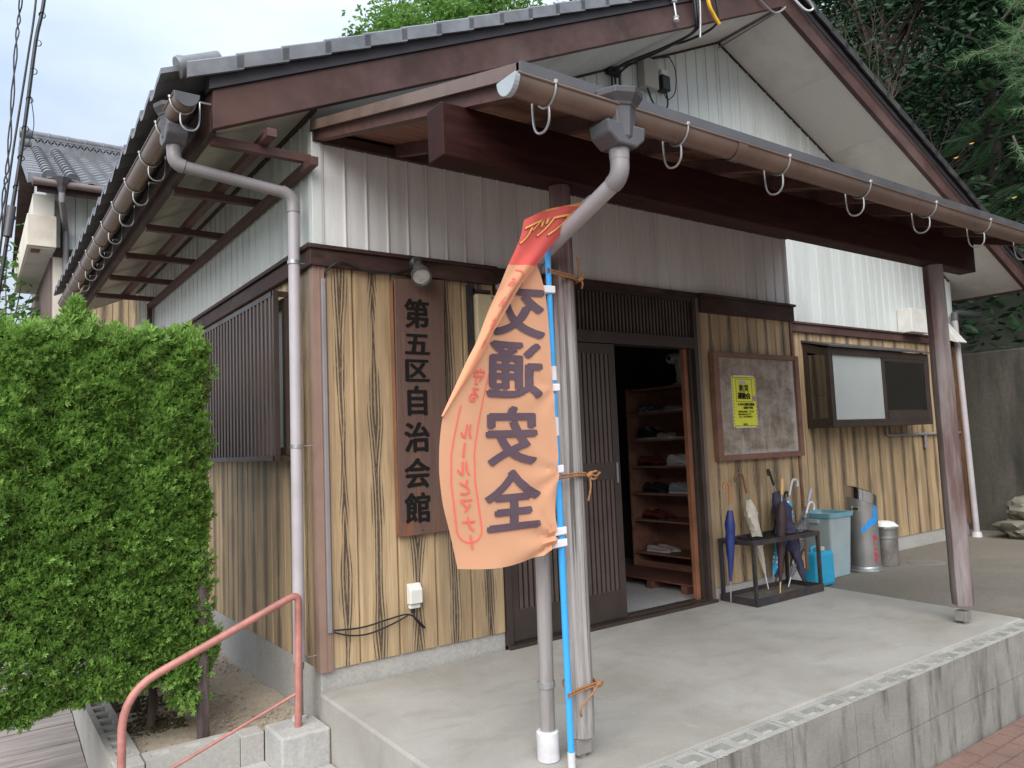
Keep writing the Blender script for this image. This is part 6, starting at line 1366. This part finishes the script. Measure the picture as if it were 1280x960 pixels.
# ================================================================ TREES
def leaves(C, size, m, name, parent, aspect=.45, updown=.4):
    n = len(C); a = RNG.normal(0, 1, (n, 3)); a[:, 2] *= updown; a /= np.linalg.norm(a, axis=1, keepdims=True); b = np.cross(a, RNG.normal(0, 1, (n, 3))); b /= np.linalg.norm(b, axis=1, keepdims=True)
    s_ = (size * RNG.uniform(.6, 1.4, n))[:, None]; w_ = s_ * aspect
    V = np.stack([C - a * s_ * .5, C + b * w_ * .5, C + a * s_ * .5, C - b * w_ * .5], 1).reshape(-1, 3)
    return npmesh(name, V, np.arange(4 * n).reshape(n, 4), M[m], parent)
def crown_pts(c, r, nclump, per, spread, seed):
    rg = np.random.default_rng(seed); d = rg.normal(0, 1, (nclump, 3)); d /= np.linalg.norm(d, axis=1, keepdims=True); q = d * (rg.uniform(.35, 1, (nclump, 1)) ** .6) * np.array(r) + np.array(c)
    off = rg.normal(0, 1, (nclump, per, 3)) * (spread * rg.uniform(.5, 1.3, (nclump, 1, 1))) * np.array([1, 1, .55]); return (q[:, None, :] + off).reshape(-1, 3), q
def tree(base, h, r, m, label, seed, leaf=.09, nclump=70, per=130, cz=None, trunk_r=.12, bark='bark', spread=None, cat='tree', group=None, name='tree', asp=.45):
    t = thing(name, base, label, cat, group); bx, by_, bz = base; cz = cz if cz is not None else bz + h - r[2]
    P, q = crown_pts((bx, by_, cz), r, nclump, per, spread or min(r) * .22, seed)
    leaves(P, leaf, m, 'crown', t, asp)
    rg = random.Random(seed); tr_ = MB(); top = Vector((bx + rg.uniform(-.3, .3), by_ + rg.uniform(-.3, .3), cz + r[2] * .3))
    tr_.tube(spline([(bx, by_, bz - .3), (bx + rg.uniform(-.2, .2), by_, bz + h * .3), tuple(top)], 6), [trunk_r * (1 - .7 * i / 12) for i in range(13)], 9)
    tr_.build('trunk', M[bark], t, smooth=True)
    lim = MB()
    for i in range(0, min(len(q), 26)):
        s0 = Vector((bx, by_, bz)).lerp(top, rg.uniform(.35, .95)); e0 = Vector(q[i]); mdl = s0.lerp(e0, .5) + Vector((rg.uniform(-.2, .2), rg.uniform(-.2, .2), rg.uniform(0, .3))); lim.tube(spline([s0, mdl, e0], 4), [trunk_r * .38 * (1 - .8 * k / 8) for k in range(9)], 5)
    struct(lim.build('limbs', M[bark], t, smooth=True), 'stuff'); return t
def hzp(x, y): return float(hz_(np.array(x), np.array(y)))
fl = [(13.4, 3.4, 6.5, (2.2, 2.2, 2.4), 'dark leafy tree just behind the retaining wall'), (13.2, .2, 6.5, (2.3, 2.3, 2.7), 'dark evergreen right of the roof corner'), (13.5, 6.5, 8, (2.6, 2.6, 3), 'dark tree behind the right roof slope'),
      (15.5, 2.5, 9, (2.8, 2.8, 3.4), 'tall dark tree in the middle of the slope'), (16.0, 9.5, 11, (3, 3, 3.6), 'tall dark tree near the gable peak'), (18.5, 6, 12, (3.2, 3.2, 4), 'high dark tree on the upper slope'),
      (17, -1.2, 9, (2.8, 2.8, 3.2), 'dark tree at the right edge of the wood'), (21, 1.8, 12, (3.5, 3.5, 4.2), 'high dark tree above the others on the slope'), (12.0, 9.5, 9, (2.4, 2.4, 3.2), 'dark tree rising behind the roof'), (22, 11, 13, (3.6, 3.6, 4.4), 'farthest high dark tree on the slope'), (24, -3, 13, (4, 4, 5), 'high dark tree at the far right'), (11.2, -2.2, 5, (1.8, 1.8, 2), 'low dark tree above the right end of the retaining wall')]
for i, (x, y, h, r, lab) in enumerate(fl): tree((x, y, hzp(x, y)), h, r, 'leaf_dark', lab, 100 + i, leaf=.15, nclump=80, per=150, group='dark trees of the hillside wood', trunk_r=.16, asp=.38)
# undergrowth on the slope
n = 34000; X = RNG.uniform(9.75, 24, n); Y = RNG.uniform(-6, 14, n); P = np.stack([X, Y, hz_(X, Y) + np.abs(RNG.normal(0, .35, n))], 1)
ug = leaves(P, .17, 'leaf_dark', 'undergrowth', None, .4); struct(ug, 'stuff'); ug['label'] = 'dark green undergrowth covering the wooded slope'
# bare branching shrub in front of the wood
bt = thing('bare_tree', (10.05, 1.6, 2.6), 'leafless multi-stemmed tree with thin bare branches above the right roof slope', 'tree')
rg = random.Random(5); mb = MB()
def grow(p, d, l, r, dep):
    q = p + d * l; m_ = p.lerp(q, .5) + Vector((rg.uniform(-.08, .08), rg.uniform(-.08, .08), 0)) * l; mb.tube([p, m_, q], [r, r * .85, r * .7], 6 if dep < 3 else 4, cap=False)
    if dep >= 5: return
    for _ in range(rg.choice((2, 3))):
        nd = (d + Vector((rg.uniform(-.65, .65), rg.uniform(-.65, .65), rg.uniform(-.25, .45)))).normalized(); grow(q, nd, l * rg.uniform(.6, .85), r * .62, dep + 1)
for k in range(4): grow(Vector((10.05 + rg.uniform(-.15, .15), 1.6 + rg.uniform(-.2, .2), 2.6)), Vector((rg.uniform(-.35, .3), rg.uniform(-.3, .35), 1)).normalized(), 1.6, .034, 0)
mb.build('branches', M['bark_lt'], bt, smooth=True)
# sprays of larger compound leaves catching light at the wood edge
def spray(c, label, seed, m='leaf_mid', n_=26):
    rg_ = np.random.default_rng(seed); V = []; F = []; base = 0; t = thing('leafy_shrub', c, label, 'shrub', 'compound-leaved shrubs at the wood edge')
    st_ = MB()
    for i in range(n_):
        s0 = np.array(c) + rg_.normal(0, .35, 3) * [1, 1, .8]; d = np.array([-.6, -.7, .1]) + rg_.normal(0, .45, 3); d /= np.linalg.norm(d); sd = np.cross(d, [0, 0, 1.0]); sd /= np.linalg.norm(sd); st_.tube([s0, s0 + d * .5], .006, 4)
        for k in range(11):
            for s_ in (-1, 1):
                p = s0 + d * (.06 + k * .042); e = (sd * s_ + d * .5); e /= np.linalg.norm(e); l = .15 * (1 - abs(k - 5) * .08); w_ = d * .022; V += [p, p + e * l * .5 + w_, p + e * l, p + e * l * .5 - w_]; F.append([base, base + 1, base + 2, base + 3]); base += 4
    npmesh('foliage', V, F, M[m], t); struct(st_.build('stems', M['bark_lt'], t), 'stuff')
for i, (c, lab) in enumerate((((10.2, 1.2, 4.9), 'fern-like leaves right of the bare tree'), ((10.0, .5, 4.0), 'fern-like leaves low above the right roof slope'), ((10.4, -.3, 3.5), 'fern-like leaves at the right edge of the picture'), ((10.3, 1.9, 4.3), 'fern-like leaves at the foot of the bare tree'), ((10.1, .1, 5.4), 'fern-like leaves high near the pine sprig'))): spray(c, lab, 40 + i, 'leaf_shade')
yl = MB()
for p in ((9.9, .9, 5.1), (9.95, .7, 5.25), (9.85, .2, 4.3), (10.0, 1.0, 4.6), (9.9, -.1, 3.1)): p = Vector(p); yl.add([p, p + Vector((.025, -.02, .015)), p + Vector((.07, -.05, .025)), p + Vector((.03, -.03, -.005))], [(0, 1, 2, 3)])
tag(yl.build('dead_leaves', M['yellow_leaf']), 'few yellow dead leaves caught in the dark foliage', 'leaves')
# pine boughs reaching in at the top right
def pine(c, label, seed, n_sh=26):
    t = thing('pine_bough', c, label, 'pine bough'); rg_ = np.random.default_rng(seed); V = []; F = []; b_ = 0; st_ = MB()
    for i in range(n_sh):
        s0 = np.array(c) + rg_.normal(0, 1, 3) * [.16, .20, .36]; d = np.array([-.75, .2, -.25]) + rg_.normal(0, .4, 3); d /= np.linalg.norm(d); st_.tube([s0 - d * .15, s0 + d * .25], [.012, .006], 5)
        for k in range(90):
            p = s0 + d * rg_.uniform(-.05, .26); e = d * rg_.uniform(.5, 1.2) + rg_.normal(0, .55, 3); e /= np.linalg.norm(e); l = rg_.uniform(.10, .17); w_ = np.cross(e, rg_.normal(0, 1, 3)); w_ = w_ / np.linalg.norm(w_) * .0016; V += [p - w_, p + w_, p + e * l]; F.append([b_, b_ + 1, b_ + 2]); b_ += 3
    npmesh('needles', V, F, M['needle'], t); struct(st_.build('twigs', M['bark'], t), 'stuff')
    MB().tube([np.array(c) + [.1, 0, .4], np.array(c) + [1.2, -.6, .9], np.array(c) + [3, -2, 1.3]], [.02, .04, .06], 8).build('branch', M['bark'], t, smooth=True)
pine((7.55, -1.0, 5.35), 'pine bough with long needles hanging in at the top right corner', 3, 34); pine((7.75, -1.0, 4.95), 'lower pine bough with long needles at the right edge', 4, 14)
# bright trees behind the ridge and beyond the neighbour
tree((9.6, 15.5, .5), 14.6, (1.9, 1.8, 2.0), 'leaf_bright', 'bright green bamboo-like tree behind the middle of the roof', 61, leaf=.17, nclump=90, per=170, group=None, trunk_r=.12)
tree((12.2, 16, 1), 16.6, (2.2, 2.0, 2.4), 'leaf_bright', 'bright green tree behind the roof, left of the dark wood', 62, leaf=.17, nclump=90, per=170, trunk_r=.14)
tree((8.2, 16.5, .2), 13.5, (1.1, 1.2, 1.0), 'leaf_mid', 'mid green tree top showing left behind the roof tiles', 63, leaf=.15, nclump=50, per=120, trunk_r=.1)
tree((.55, 14.4, -.7), 8.1, (1.5, 1.0, .8), 'leaf_mid', 'slender tree with separate leaves above the neighbour house roof', 64, leaf=.15, nclump=34, per=26, trunk_r=.08, spread=.22)
tree((2.6, 15.4, -.7), 9.0, (1.0, 1.0, .9), 'leaf_mid', 'small tree top between the neighbour roof and the hall gutter', 65, leaf=.14, nclump=24, per=26, trunk_r=.08, spread=.2)
tree((-1.15, 12.5, -.7), 6.0, (.8, .8, 1.3), 'leaf_mid', 'thin tree left of the neighbour house behind the wires', 66, leaf=.16, nclump=30, per=24, trunk_r=.07, spread=.2)
tree((-1.9, 17, -.7), 4.9, (1.6, 1.2, .8), 'leaf_mid', 'low bushy tree behind the hedge at the far left', 67, leaf=.12, nclump=60, per=70, trunk_r=.08)
#MORE
